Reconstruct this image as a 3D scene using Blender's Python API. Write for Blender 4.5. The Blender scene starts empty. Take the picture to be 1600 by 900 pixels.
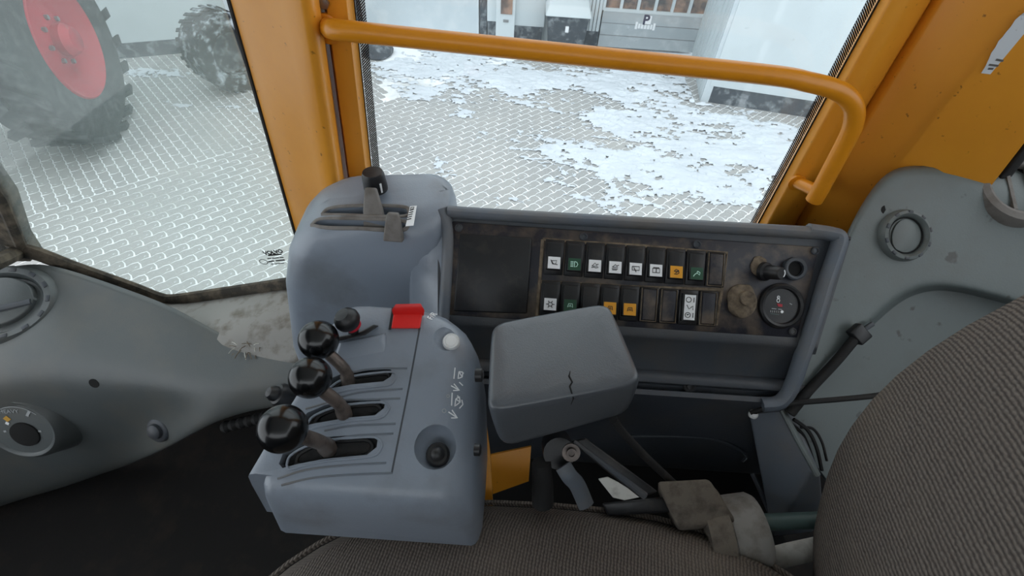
import bpy, bmesh, math, random
from mathutils import Vector as V, Matrix
random.seed(7)
scene = bpy.context.scene
COL = scene.collection
# ---------------------------------------------------------------- camera, sky, light, exposure
H = 2.8                                   # eye height above the yard
TH, RO, FPX = math.radians(47), math.radians(4), 750.0
F = V((0, math.cos(TH), -math.sin(TH))); R0 = V((1, 0, 0)); U0 = V((0, math.sin(TH), math.cos(TH)))
RT = R0*math.cos(RO) + U0*math.sin(RO); UP = U0*math.cos(RO) - R0*math.sin(RO)
cd = bpy.data.cameras.new('camera'); cam = bpy.data.objects.new('camera', cd); COL.objects.link(cam)
cd.sensor_width = 36; cd.lens = FPX/1600*36; cd.clip_start = .01
cam.matrix_world = Matrix((RT, UP, -F)).transposed().to_4x4()
scene.camera = cam
w = bpy.data.worlds.new('sky'); scene.world = w; w.use_nodes = True
bg = w.node_tree.nodes['Background']; bg.inputs[0].default_value = (.90, .955, 1, 1); bg.inputs[1].default_value = 1.0
scene.view_settings.view_transform = 'Standard'; scene.view_settings.look = 'None'
scene.view_settings.gamma = 1; scene.view_settings.use_curve_mapping = False
scene.view_settings.exposure = 0.95

def ray(x, y): return F + RT*((x-800)/FPX) - UP*((y-450)/FPX)
def at(x, y, X=None, Y=None, z=None, d=None, pl=None):
    r = ray(x, y)
    if d is not None: return r*d
    if pl is not None: return r*(pl[0].dot(pl[1])/r.dot(pl[1]))
    if Y is not None: return r*(Y/r.y)
    if z is not None: return r*(z/r.z)
    return r*(X/r.x)
G = -H                                     # yard level (the eye is the origin until the last lines)

# ---------------------------------------------------------------- materials
def lin(c): return tuple(((v/255/12.92) if v/255 <= .04045 else ((v/255+.055)/1.055)**2.4) for v in c) + (1,)
def mat(name, col, rough=.5, dirt=None, amt=.5, scale=12., lo=.45, hi=.7, bump=0., bscale=200., metal=0., spec=.5, coat=0., specks=None, speckscale=60, speckcut=.63, vary=0):
    m = bpy.data.materials.new(name); m.use_nodes = True
    N = m.node_tree.nodes; L = m.node_tree.links; p = N['Principled BSDF']
    p.inputs['Base Color'].default_value = lin(col); p.inputs['Roughness'].default_value = rough
    p.inputs['Metallic'].default_value = metal; p.inputs['Specular IOR Level'].default_value = spec
    p.inputs['Coat Weight'].default_value = coat
    tc = N.new('ShaderNodeTexCoord'); src = None
    def noise(s, det=6, r=.6):
        n = N.new('ShaderNodeTexNoise'); n.inputs['Scale'].default_value = s; n.inputs['Detail'].default_value = det; n.inputs['Roughness'].default_value = r
        L.new(tc.outputs['Object'], n.inputs['Vector']); return n.outputs['Fac']
    def ramp(fac, a, b, top=1.):
        r = N.new('ShaderNodeMapRange'); r.inputs[1].default_value = a; r.inputs[2].default_value = b; r.inputs[4].default_value = top
        L.new(fac, r.inputs[0]); return r.outputs[0]
    def mix(fac, a, colb):
        mx = N.new('ShaderNodeMix'); mx.data_type = 'RGBA'
        L.new(fac, mx.inputs[0])
        if a is None: mx.inputs[6].default_value = lin(col)
        else: L.new(a, mx.inputs[6])
        mx.inputs[7].default_value = lin(colb); return mx.outputs[2]
    if vary:
        src = mix(ramp(noise(scale*.4, 3), .35, .7, 1.), src, tuple(max(0, min(255, c*(1-vary))) for c in col))
    if dirt: src = mix(ramp(noise(scale), lo, hi, amt), src, dirt)
    if specks: src = mix(ramp(noise(speckscale, 3, .5), speckcut, speckcut+.06, .85), src, specks)
    if src: L.new(src, p.inputs['Base Color'])
    if bump:
        b = N.new('ShaderNodeBump'); b.inputs['Strength'].default_value = bump; b.inputs['Distance'].default_value = .002
        L.new(noise(bscale, 4), b.inputs['Height']); L.new(b.outputs[0], p.inputs['Normal'])
    m.diffuse_color = lin(col)
    return m
M = {}
M['grey'] = mat('moulded grey plastic', (130, 139, 151), .34, (104, 106, 108), .7, 9, .5, .72, .12, 500, spec=.7)
M['greyd'] = mat('dusty grey plastic', (96, 104, 114), .5, (112, 106, 98), .8, 10, .42, .72, .15, 400)
M['charcoal'] = mat('charcoal plastic', (62, 67, 74), .5, (80, 76, 72), .7, 14, .45, .75, .15, 400)
M['olive'] = mat('grey green plastic', (102, 111, 111), .48, (92, 92, 88), .75, 8, .48, .75, .12, 400, specks=(70, 70, 66), speckscale=40, speckcut=.66)
M['dash'] = mat('grey dash plastic', (84, 89, 90), .4, (104, 101, 94), .7, 7, .45, .75, .12, 400)
M['sill'] = mat('dusty sill plastic', (140, 138, 134), .7, (98, 90, 80), .9, 26, .5, .68, .2, 300)
M['panel'] = mat('black switch plate', (32, 33, 42), .5, (112, 98, 82), .8, 24, .45, .68, .15, 300)
M['dust'] = mat('dry grey brown dust', (126, 112, 94), .95, (70, 62, 54), .8, 90, .4, .65, .6, 400)
M['black'] = mat('black plastic', (22, 23, 26), .4, (70, 64, 58), .45, 40, .52, .75, .1, 600)
M['ball'] = mat('glossy black ball', (10, 11, 13), .2, spec=.5)
M['rubber'] = mat('black rubber', (26, 26, 27), .8, (60, 56, 52), .6, 30, .5, .75, .2, 300)
M['seal'] = mat('dusty window seal', (58, 54, 48), .9, (120, 108, 92), .85, 30, .42, .68, .5, 250)
M['pad'] = mat('charcoal vinyl', (76, 81, 87), .30, (90, 92, 94), .4, 10, .5, .75, .1, 700, spec=.7)
M['dark'] = mat('black for shaded hollows', (8, 8, 9), .9)  # near-black colour stands in for the shade inside holes, slots and gaps
M['mat'] = mat('dark floor mat', (17, 15, 14), .95, (34, 28, 22), .8, 18, .5, .7, .3, 200)  # base kept near-black so the footwell reads as deep shade
M['yellow'] = mat('worn yellow paint', (220, 148, 42), .38, (200, 130, 36), .6, 6, .45, .75, .05, 80, specks=(128, 80, 22), speckscale=120, speckcut=.69)
M['rail'] = mat('smooth yellow enamel', (216, 138, 22), .34, (186, 114, 20), .5, 20, .5, .8, .04, 60)
M['steel'] = mat('bare steel', (150, 150, 150), .35, (90, 84, 78), .5, 60, .5, .7, metal=.8)
M['rod'] = mat('dull lever steel', (110, 100, 94), .4, (60, 56, 54), .7, 60, .45, .65, metal=.5)
M['chrome'] = mat('bright metal', (235, 236, 236), .25, metal=.2)
M['alu'] = mat('grey coated metal', (165, 168, 170), .5, (120, 116, 110), .6, 40, .5, .7)
M['hub'] = mat('dusty grey hub plastic', (132, 130, 126), .6, (98, 92, 84), .8, 40, .45, .65)
M['lining'] = mat('light roof lining', (214, 214, 210), .9)
M['strap'] = mat('white webbing', (205, 204, 198), .8, (150, 145, 138), .6, 60, .5, .7)
M['felt'] = mat('worn brown grey webbing', (106, 98, 88), .95, (70, 64, 58), .8, 60, .45, .65, .5, 500)
M['green'] = mat('green grey tube', (72, 92, 90), .5)
M['red'] = mat('red plastic', (226, 34, 30), .38)
M['white'] = mat('white print', (238, 240, 242), .5)
M['icon'] = mat('black print', (24, 24, 28), .6)
M['gsticker'] = mat('green print', (30, 74, 52), .5)
M['amber'] = mat('amber print', (226, 156, 30), .5)
M['mint'] = mat('pale green print', (196, 236, 220), .5)
M['slotw'] = mat('worn grey plastic', (120, 116, 112), .6, (86, 78, 70), .8, 40, .45, .7, .2, 400)
M['paper'] = mat('torn white paper', (205, 212, 218), .8, (112, 116, 120), .8, 45, .6, .68)
M['gold'] = mat('amber lamp symbol', (196, 150, 60), .4)
M['snow'] = mat('snow', (205, 211, 217), .85, (226, 232, 238), .5, 3, .4, .7, .4, 40)
M['joint'] = mat('snow filled paver joint', (246, 248, 250), .9, (196, 196, 192), .8, 1.4, .52, .66)
M['paver'] = mat('grey concrete paver', (160, 160, 158), .9, (176, 174, 170), .8, 1.1, .4, .65, .2, 60, specks=(206, 210, 212), speckscale=25, speckcut=.64)
M['wallw'] = mat('white wall cladding', (200, 209, 212), .7, (186, 194, 197), .6, 1.2, .45, .7)
M['doorg'] = mat('pale grey door', (190, 200, 205), .6, (208, 214, 216), .7, 5, .45, .7)
M['doorp'] = mat('grey sectional door', (168, 176, 180), .6, (196, 202, 204), .7, 6, .5, .7)
M['plinth'] = mat('dark stone plinth', (66, 72, 78), .9, (150, 156, 160), .8, 9, .5, .7, .3, 40)
M['pane'] = mat('brown pane with painted reflections', (84, 78, 76), .15, (178, 140, 118), .8, 4, .42, .62)  # paler brown blotches put reflections and a lit look into the colour
M['tyre'] = mat('black tyre rubber', (34, 36, 38), .9, (84, 86, 88), .7, 12, .48, .7, .4, 60)
M['snowtyre'] = mat('tyre with frost', (40, 42, 46), .9, (190, 200, 206), .8, 9, .5, .68, .4, 60)
M['redrim'] = mat('red wheel paint', (172, 22, 42), .5, (116, 30, 40), .6, 5, .5, .75)
M['navy'] = mat('navy sign paint', (30, 44, 78), .6)

def fabric():
    m = mat('ribbed seat fabric', (84, 79, 75), .95)
    N = m.node_tree.nodes; L = m.node_tree.links; p = N['Principled BSDF']; p.inputs['Specular IOR Level'].default_value = .15
    tc = N.new('ShaderNodeTexCoord'); mp = N.new('ShaderNodeMapping'); mp.inputs['Rotation'].default_value = (.5, .6, .35)
    L.new(tc.outputs['Object'], mp.inputs['Vector'])
    w1 = N.new('ShaderNodeTexWave'); w1.inputs['Scale'].default_value = 112; w1.inputs['Distortion'].default_value = 2.2; w1.inputs['Detail Scale'].default_value = 1.6; w1.bands_direction = 'X'
    w2 = N.new('ShaderNodeTexWave'); w2.inputs['Scale'].default_value = 84; w2.inputs['Distortion'].default_value = 1.2; w2.bands_direction = 'Y'
    n = N.new('ShaderNodeTexNoise'); n.inputs['Scale'].default_value = 420; n.inputs['Detail'].default_value = 3
    big = N.new('ShaderNodeTexNoise'); big.inputs['Scale'].default_value = 9; big.inputs['Detail'].default_value = 6
    for q in (w1, w2): L.new(mp.outputs[0], q.inputs['Vector'])
    for q in (n, big): L.new(tc.outputs['Object'], q.inputs['Vector'])
    w3_ = N.new('ShaderNodeMapRange'); w3_.inputs[3].default_value = .55; L.new(w2.outputs['Fac'], w3_.inputs[0])
    mu = N.new('ShaderNodeMath'); mu.operation = 'MULTIPLY'; L.new(w1.outputs['Fac'], mu.inputs[0]); L.new(w3_.outputs[0], mu.inputs[1])
    ad = N.new('ShaderNodeMath'); ad.operation = 'MULTIPLY_ADD'; L.new(n.outputs['Fac'], ad.inputs[0]); ad.inputs[1].default_value = .6; L.new(mu.outputs[0], ad.inputs[2])
    b = N.new('ShaderNodeBump'); b.inputs['Strength'].default_value = .55; b.inputs['Distance'].default_value = .0015
    L.new(ad.outputs[0], b.inputs['Height']); L.new(b.outputs[0], p.inputs['Normal'])
    r = N.new('ShaderNodeValToRGB'); r.color_ramp.elements[0].position = .25; r.color_ramp.elements[1].position = .95
    r.color_ramp.elements[0].color = lin((74, 68, 65)); r.color_ramp.elements[1].color = lin((116, 108, 101))
    L.new(ad.outputs[0], r.inputs[0])
    mx = N.new('ShaderNodeMix'); mx.data_type = 'RGBA'; mr = N.new('ShaderNodeMapRange'); mr.inputs[1].default_value = .5; mr.inputs[2].default_value = .8; mr.inputs[4].default_value = .45
    L.new(big.outputs['Fac'], mr.inputs[0]); L.new(mr.outputs[0], mx.inputs[0]); L.new(r.outputs[0], mx.inputs[6]); mx.inputs[7].default_value = lin((122, 112, 100))
    L.new(mx.outputs[2], p.inputs['Base Color'])
    return m
M['fabric'] = fabric()

def glass(name, haze, tint, hazecol, lo=.35, hi=.75, mn=.0, scale=2.2):
    """pane with a film of dirt: clear + faint reflection + patchy translucent film"""
    m = bpy.data.materials.new(name); m.use_nodes = True
    N = m.node_tree.nodes; L = m.node_tree.links; N.clear()
    out = N.new('ShaderNodeOutputMaterial'); t = N.new('ShaderNodeBsdfTransparent'); t.inputs[0].default_value = tint + (1,)
    g = N.new('ShaderNodeBsdfGlossy'); g.inputs['Roughness'].default_value = .03
    lw = N.new('ShaderNodeLayerWeight'); pw = N.new('ShaderNodeMath'); pw.operation = 'POWER'; pw.inputs[1].default_value = 5; L.new(lw.outputs['Facing'], pw.inputs[0])
    fr = N.new('ShaderNodeMath'); fr.operation = 'MULTIPLY_ADD'; fr.inputs[1].default_value = .8; fr.inputs[2].default_value = .03; L.new(pw.outputs[0], fr.inputs[0])
    mx = N.new('ShaderNodeMixShader'); L.new(fr.outputs[0], mx.inputs[0]); L.new(t.outputs[0], mx.inputs[1]); L.new(g.outputs[0], mx.inputs[2])
    tl = N.new('ShaderNodeBsdfTranslucent'); tl.inputs[0].default_value = lin(hazecol)
    df = N.new('ShaderNodeBsdfDiffuse'); df.inputs[0].default_value = lin(hazecol)
    ms = N.new('ShaderNodeMixShader'); ms.inputs[0].default_value = .35; L.new(tl.outputs[0], ms.inputs[1]); L.new(df.outputs[0], ms.inputs[2])
    tc = N.new('ShaderNodeTexCoord'); n = N.new('ShaderNodeTexNoise'); n.inputs['Scale'].default_value = scale; n.inputs['Detail'].default_value = 5
    L.new(tc.outputs['Object'], n.inputs['Vector'])
    r = N.new('ShaderNodeMapRange'); r.inputs[1].default_value = lo; r.inputs[2].default_value = hi; r.inputs[3].default_value = mn; r.inputs[4].default_value = haze
    L.new(n.outputs['Fac'], r.inputs[0])
    n2 = N.new('ShaderNodeTexNoise'); n2.inputs['Scale'].default_value = 90; n2.inputs['Detail'].default_value = 2; L.new(tc.outputs['Object'], n2.inputs['Vector'])
    r2 = N.new('ShaderNodeMapRange'); r2.inputs[1].default_value = .7; r2.inputs[2].default_value = .78; r2.inputs[4].default_value = .25
    L.new(n2.outputs['Fac'], r2.inputs[0])
    mxm = N.new('ShaderNodeMath'); mxm.operation = 'MAXIMUM'; L.new(r.outputs[0], mxm.inputs[0]); L.new(r2.outputs[0], mxm.inputs[1])
    fin = N.new('ShaderNodeMixShader'); L.new(mxm.outputs[0], fin.inputs[0]); L.new(mx.outputs[0], fin.inputs[1]); L.new(ms.outputs[0], fin.inputs[2])
    L.new(fin.outputs[0], out.inputs[0]); return m
M['glass_a'] = glass('clean side pane', .12, (.97, .99, .99), (225, 235, 238), mn=.02)
M['glass_b'] = glass('misted front side pane', .22, (.95, .98, .97), (214, 226, 222), .35, .75, .07, 2.6)

def frit():
    m = bpy.data.materials.new('dotted black ceramic border'); m.use_nodes = True
    N = m.node_tree.nodes; L = m.node_tree.links; p = N['Principled BSDF']; p.inputs['Base Color'].default_value = (.01, .01, .01, 1)
    tc = N.new('ShaderNodeTexCoord'); sx = N.new('ShaderNodeSeparateXYZ'); L.new(tc.outputs['Object'], sx.inputs[0]); cb = N.new('ShaderNodeCombineXYZ')
    for k_, op in enumerate(('ADD', 'SUBTRACT')):
        q_ = N.new('ShaderNodeMath'); q_.operation = op; L.new(sx.outputs[0], q_.inputs[0]); L.new(sx.outputs[2], q_.inputs[1]); L.new(q_.outputs[0], cb.inputs[k_])
    c = N.new('ShaderNodeTexVoronoi'); c.voronoi_dimensions = '2D'; c.inputs['Scale'].default_value = 330; c.inputs['Randomness'].default_value = 0; L.new(cb.outputs[0], c.inputs[0])
    g = N.new('ShaderNodeMath'); g.operation = 'GREATER_THAN'; g.inputs[1].default_value = .43; L.new(c.outputs['Distance'], g.inputs[0])
    t = N.new('ShaderNodeBsdfTransparent'); mx = N.new('ShaderNodeMixShader')
    L.new(g.outputs[0], mx.inputs[0]); L.new(p.outputs[0], mx.inputs[1]); L.new(t.outputs[0], mx.inputs[2]); L.new(mx.outputs[0], N['Material Output'].inputs[0])
    return m
M['frit'] = frit()

# ---------------------------------------------------------------- mesh helpers
def basis(n, x=None):
    n = V(n).normalized(); x = V(x) if x is not None else V((1, 0, 0))
    if abs(n.dot(x.normalized())) > .95: x = V((0, 1, 0))
    x = (x - n*x.dot(n)).normalized(); return x, n.cross(x), n
def smoothpath(pts, k=8):
    pts = [V(p) for p in pts]; q = [pts[0]*2-pts[1]] + pts + [pts[-1]*2-pts[-2]]; out = []
    for i in range(1, len(q)-2):
        a, b, c, d = q[i-1:i+3]
        for j in range(k):
            t = j/k
            out.append(.5*((2*b)+(c-a)*t+(2*a-5*b+4*c-d)*t*t+(3*b-a-3*c+d)*t**3))
    return out + [pts[-1]]
class B:
    def __init__(s): s.bm = bmesh.new(); s.mi = 0
    def face(s, vs):
        try: f = s.bm.faces.new(vs); f.material_index = s.mi; return f
        except ValueError: return None
    def loft(s, rings, closed=True, cap0=True, cap1=True):
        R = [[s.bm.verts.new(p) for p in r] for r in rings]; n = len(R[0])
        for a, b in zip(R, R[1:]):
            for i in range(n if closed else n-1):
                j = (i+1) % n; s.face((a[i], a[j], b[j], b[i]))
        if closed and cap0: s.face(R[0][::-1])
        if closed and cap1: s.face(R[-1])
        return s
    def prism(s, pts, vec):
        vec = V(vec); return s.loft([[V(p) for p in pts], [V(p)+vec for p in pts]])
    def box(s, c, size, rot=None):
        c = V(c); x, y, z = [V(e)*(k/2) for e, k in zip(((1, 0, 0), (0, 1, 0), (0, 0, 1)), size)]
        if rot: x, y, z = [a.normalized()*(k/2) for a, k in zip(rot, size)]
        return s.loft([[c+x*i+y*j-z for i, j in ((-1, -1), (1, -1), (1, 1), (-1, 1))], [c+x*i+y*j+z for i, j in ((-1, -1), (1, -1), (1, 1), (-1, 1))]])
    def tube(s, pts, r, seg=10, flat=None):
        pts = [V(p) for p in pts]; rings = []; x = None
        for i, p in enumerate(pts):
            t = (pts[min(i+1, len(pts)-1)]-pts[max(i-1, 0)]).normalized()
            if x is None: x = t.orthogonal().normalized() if flat is None else (V(flat)-t*V(flat).dot(t)).normalized()
            else: x = (x-t*x.dot(t)).normalized()
            y = t.cross(x); rr = r[i] if isinstance(r, (list, tuple)) and len(r) == len(pts) else r
            ra, rb = rr if isinstance(rr, tuple) else (rr, rr)
            rings.append([p+x*(ra*math.cos(2*math.pi*k/seg))+y*(rb*math.sin(2*math.pi*k/seg)) for k in range(seg)])
        return s.loft(rings)
    def lathe(s, prof, o, n, seg=24, sx=1, sy=1, xd=None):
        x, y, n = basis(n, xd); o = V(o)
        return s.loft([[o+n*h+x*(r*sx*math.cos(2*math.pi*k/seg))+y*(r*sy*math.sin(2*math.pi*k/seg)) for k in range(seg)] for r, h in prof])
    def ball(s, c, r, n=(0, 0, 1), seg=28, rings=16):
        return s.lathe([(max(1e-5, r*math.sin(math.pi*i/rings)), -r*math.cos(math.pi*i/rings)) for i in range(rings+1)], c, n, seg)
    def ribbon(s, pts, n, wd, th=.0003):
        """a flat printed line"""
        pts = [V(p) for p in pts]; n = V(n).normalized(); A = []; 
        for i, p in enumerate(pts):
            t = (pts[min(i+1, len(pts)-1)]-pts[max(i-1, 0)]).normalized(); sd = n.cross(t).normalized()*wd/2
            A.append([p+sd, p-sd, p-sd+n*th, p+sd+n*th])
        return s.loft(A)
    def grid(s, rows):
        R = [[s.bm.verts.new(p) for p in r] for r in rows]
        for a, b in zip(R, R[1:]):
            for i in range(len(a)-1): s.face((a[i], b[i], b[i+1], a[i+1]))
        return s
    def out(s, name, m, parent=None, smooth=True, bevel=0, seg=2, sub=0, solid=0, ang=38, flip=False):
        bm = s.bm
        if not solid: bmesh.ops.recalc_face_normals(bm, faces=bm.faces)
        if flip: bmesh.ops.reverse_faces(bm, faces=bm.faces)
        for f in bm.faces: f.smooth = smooth
        if smooth and not bevel and not sub:
            for e in bm.edges:
                if len(e.link_faces) == 2 and e.calc_face_angle(0) > math.radians(ang): e.smooth = False
        me = bpy.data.meshes.new(name); bm.to_mesh(me); bm.free()
        for q in (m if isinstance(m, list) else [m]): me.materials.append(M[q])
        o = bpy.data.objects.new(name, me); COL.objects.link(o)
        if bevel:
            d = o.modifiers.new('bevel', 'BEVEL'); d.width = bevel; d.segments = seg; d.limit_method = 'ANGLE'; d.angle_limit = math.radians(30); d.harden_normals = False
        if sub:
            d = o.modifiers.new('subsurf', 'SUBSURF'); d.levels = sub; d.render_levels = sub
        if solid:
            d = o.modifiers.new('solid', 'SOLIDIFY'); d.thickness = solid; d.offset = -1
        if parent: join_to(o, parent)
        return o
def join_to(o, parent):
    o.parent = parent
    off = V(parent.location); q = parent.parent
    while q: off = off + V(q.location); q = q.parent
    o.location = V(o.location) - off
def thing(name, label, cat, loc=(0, 0, 0), group=None, kind=None):
    o = bpy.data.objects.new(name, None); COL.objects.link(o); o.location = loc; o.empty_display_size = .05
    return tag(o, label, cat, group, kind)
def tag(o, label=None, cat=None, group=None, kind=None):
    if label: o['label'] = label
    if cat: o['category'] = cat
    if group: o['group'] = group
    if kind: o['kind'] = kind
    return o
def cut(o, builders):
    """carve the shapes of the builders out of o and keep only the result"""
    cs = []
    for b in builders:
        bmesh.ops.recalc_face_normals(b.bm, faces=b.bm.faces); me = bpy.data.meshes.new('c'); b.bm.to_mesh(me); b.bm.free()
        c = bpy.data.objects.new('c', me); COL.objects.link(c); c.location = (0, 0, 0); cs.append(c)
        d = o.modifiers.new('cut', 'BOOLEAN'); d.object = c; d.operation = 'DIFFERENCE'; d.solver = 'EXACT'
    par = o.parent; loc = o.location.copy(); o.parent = None; o.location = (0, 0, 0)
    bpy.context.view_layer.update(); dg = bpy.context.evaluated_depsgraph_get()
    me = bpy.data.meshes.new_from_object(o.evaluated_get(dg)); old = o.data; o.modifiers.clear(); o.data = me; me.name = old.name
    bpy.data.meshes.remove(old)
    b = bmesh.new(); b.from_mesh(me)
    for f in b.faces: f.smooth = True
    for e in b.edges: e.smooth = not (len(e.link_faces) == 2 and e.calc_face_angle(0) > math.radians(40))
    b.to_mesh(me); b.free()
    o.parent = par; o.location = loc
    for c in cs:
        q = c.data; bpy.data.objects.remove(c); bpy.data.meshes.remove(q)
def text(name, body, o, ex, ey, size, m, parent, th=.0003, align='CENTER', bold=0):
    cu = bpy.data.curves.new(name, 'FONT'); cu.body = body; cu.size = size; cu.align_x = align; cu.extrude = th; cu.offset = bold
    t = bpy.data.objects.new(name, cu); COL.objects.link(t); bpy.context.view_layer.update()
    me = bpy.data.meshes.new_from_object(t.evaluated_get(bpy.context.evaluated_depsgraph_get()))
    bpy.data.objects.remove(t); bpy.data.curves.remove(cu)
    ex = V(ex).normalized(); ey = V(ey).normalized(); n = ex.cross(ey); mt = Matrix((ex, ey, n)).transposed().to_4x4(); mt.translation = V(o); me.transform(mt)
    me.materials.clear(); me.materials.append(M[m]); ob = bpy.data.objects.new(name, me); COL.objects.link(ob); me.name = name
    join_to(ob, parent) if parent else None
    return ob
def lineat(a, b, Y, z): # point at height z on the upright line through two sightings at depth Y
    p, q = at(*a, Y=Y), at(*b, Y=Y); return p + (q-p)*((z-p.z)/(q.z-p.z))
def rrect(x0, x1, y0, y1, r, z, k=5):
    out = []
    rs = r if isinstance(r, (list, tuple)) else [r]*4
    for (cx, cy, a0), rr in zip(((x1, y1, 0), (x0, y1, 90), (x0, y0, 180), (x1, y0, 270)), rs):
        sx = -1 if cx == x1 else 1; sy = -1 if cy == y1 else 1
        for i in range(k+1):
            a = math.radians(a0+90*i/k); out.append(V((cx+sx*rr+rr*math.cos(a), cy+sy*rr+rr*math.sin(a), z)))
    return out

# ================================================================ cab shell
tag(B().box((-.2, -.1, -1.27), (2.6, 1.7, .04)).out('floor', 'mat'), 'dark rubber mat of the cab floor', kind='structure')
tag(B().box((-.2, -.1, .62), (2.6, 1.9, .05)).out('ceiling', 'lining'), 'light grey cab roof lining', kind='structure')  # unseen roof, its lining kept pale to bounce light onto upward faces
tag(B().box((-.25, .69, -1.07), (2.3, .05, .38)).out('wall_right', 'charcoal'), 'low cab side wall under the side windows', kind='structure')
tag(B().box((-.2, -.98, -.60), (2.4, .05, 1.34)).out('wall_left', 'charcoal'), 'unseen door side wall of the cab, raised to block light', kind='structure')  # unseen wall, built tall to cut light from the door side
tag(B().box((1.05, -.1, -.70), (.05, 1.7, 1.14)).out('wall_rear', 'charcoal'), 'rear cab wall behind the seat', kind='structure')  # unseen wall, raised to let in less light from behind
tag(B().box((-1.42, -.1, -1.05), (.05, 1.7, .42)).out('wall_front', 'charcoal'), 'front cab wall under the windscreen', kind='structure')

ZT, ZB = .60, -.80
def upright(feats, back, name, label, m='yellow', s0=0, s1=0):
    top = [lineat(a, b, Y, ZT) for a, b, Y in feats]; bot = [lineat(a, b, Y, ZB) for a, b, Y in feats]
    for L_ in (top, bot): L_.append(V((L_[-1].x+s1, back, L_[-1].z))); L_.append(V((L_[0].x+s0, back, L_[0].z)))
    o = B().loft([bot, [(p+q)/2 for p, q in zip(bot, top)], top]).out(name, m, bevel=.004, seg=2)
    return tag(o, label, kind='structure')
upright([((358, 0), (463, 370), .625), ((398, 0), (482, 335), .598), ((440, 0), (503, 300), .572), ((456, 0), (513, 303), .560), ((474, 0), (524, 306), .556), ((488, 0), (534, 308), .562), ((498, 0), (541, 308), .580), ((500, 0), (542, 306), .63)],
        .70, 'trim_1', 'yellow rounded cab pillar between the two side windows')
upright([((505, 0), (547, 302), .625), ((509, 0), (549, 300), .60), ((541, 0), (574, 290), .60), ((553, 0), (583, 290), .625)], .70, 'trim_2', 'flat yellow window frame post holding the left end of the grab rail', s1=-.035)
upright([((1375, 0), (1185, 350), .625), ((1390, 0), (1197, 352), .60), ((1421, 0), (1217, 355), .598), ((1452, 0), (1236, 357), .618), ((1458, 0), (1240, 357), .640)], .70, 'trim_3', 'yellow window frame post holding the right end of the grab rail', s0=.035)
upright([((1456, 0), (1239, 357), .632), ((1470, 0), (1252, 357), .618), ((1617, 0), (1416, 249), .575), ((1778, 0), (1572, 265), .53)], .70, 'trim_4', 'wide folded yellow rear quarter pillar with a torn paper on it')
upright([((1780, 0), (1574, 265), .54), ((1800, 0), (1592, 265), .545)], .62, 'trim_5', 'black rubber seal along the rear edge of the wide yellow pillar', 'rubber')
# corner post towards the windscreen and the header above the panes, out of the picture
tag(B().loft([[V((x+a, y, z)) for a, y in ((-.045, .62), (0, .625), (0, .66), (-.045, .66))] for x, z in ((-.935, -.69), (-.925, -.64), (-.880, -.54), (-.845, -.30), (-.80, .6))]).out('trim_6', 'seal'), 'dusty corner joint between side pane and windscreen', kind='structure')
tag(B().box((-.1, .66, .58), (2.0, .08, .1)).out('trim_7', 'yellow', bevel=.01), 'yellow header above the side windows', kind='structure')

tag(B().box((-1.0, -.15, .36), (.05, 1.6, .50)).out('trim_8', 'charcoal'), 'added dark header above the windscreen, holding back front light', kind='structure')  # added out of view to cut the light falling in from the front
# window_1: large side window
w1 = thing('window_1', 'large clear side window beyond the yellow grab rail', None, (0.08, .63, -.8), kind='structure')
B().box((.085, .632, -.1), (.66, .005, 1.38)).out('glass', 'glass_a', w1)
def strip(a, b, Y, w0, w1_, y2, m, name):
    p, q = lineat(a, b, Y, ZT-.03), lineat(a, b, Y, ZB+.02)
    return B().loft([[V((e.x+w0, y2, e.z)), V((e.x+w1_, y2, e.z)), V((e.x+w1_, y2+.0012, e.z)), V((e.x+w0, y2+.0012, e.z))] for e in (p, q)]).out(name, m, w1)
strip((553, 0), (583, 290), .625, .001, .012, .6275, 'frit', 'dotted_border')
strip((1375, 0), (1185, 350), .625, -.012, -.002, .6275, 'frit', 'dotted_border')
strip((1375, 0), (1185, 350), .625, -.002, .002, .6240, 'rubber', 'seal')
strip((553, 0), (583, 290), .625, -.001, .001, .6240, 'rubber', 'seal')

# window_2: misted pane in front of the pillar, with its dusty rubber seal
w2 = thing('window_2', 'misted front side pane with an etched maker stamp at its lower corner', None, (-.6, .635, -.8), kind='structure')
gp = [V((-.37, .636, .58)), V((-.383, .636, -.60)), V((-.40, .636, -.70)), V((-.442, .636, -.706)), V((-.717, .636, -.785)), V((-.932, .636, -.66)), V((-.885, .636, -.54)), V((-.85, .636, -.30)), V((-.805, .636, .58))]
B().prism(gp, (0, .005, 0)).out('glass', 'glass_b', w2, smooth=False)
sp = [at(510, 435, Y=.63), at(445, 446, Y=.63), at(330, 463, Y=.63), at(275, 470, Y=.63), at(250, 467, Y=.63), at(205, 450, Y=.63), at(120, 420, Y=.63), at(60, 397, Y=.63), at(32, 391, Y=.63), at(22, 380, Y=.63)]
B().tube(smoothpath(sp, 5), (.011, .018), 10, flat=(0, 1, 0)).out('bottom_seal', 'seal', w2)
B().tube([V((-.932, .628, -.66)), V((-.885, .628, -.54)), V((-.848, .628, -.30)), V((-.803, .628, .58))], .009, 8).out('corner_seal', 'seal', w2)
pe = lineat((358, 0), (463, 370), .624, .5), lineat((358, 0), (463, 370), .624, -.62)
B().tube([pe[0]+V((-.001, .002, 0)), pe[1]+V((-.001, .002, 0))], .0032, 6).out('side_seal', 'rubber', w2)
ex, ey = V((1, 0, 0)), V((0, 0, 1))
yy = .6352
ex = (at(443, 392, Y=yy)-at(414, 396, Y=yy)).normalized(); ey = V((-ex.z, 0, ex.x)); t0 = at(428.5, 396.5, Y=yy); text('etched_word', 'VOLVO', t0, ex, ey, .0118, 'icon', w2, .0002, bold=.0005)
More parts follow.
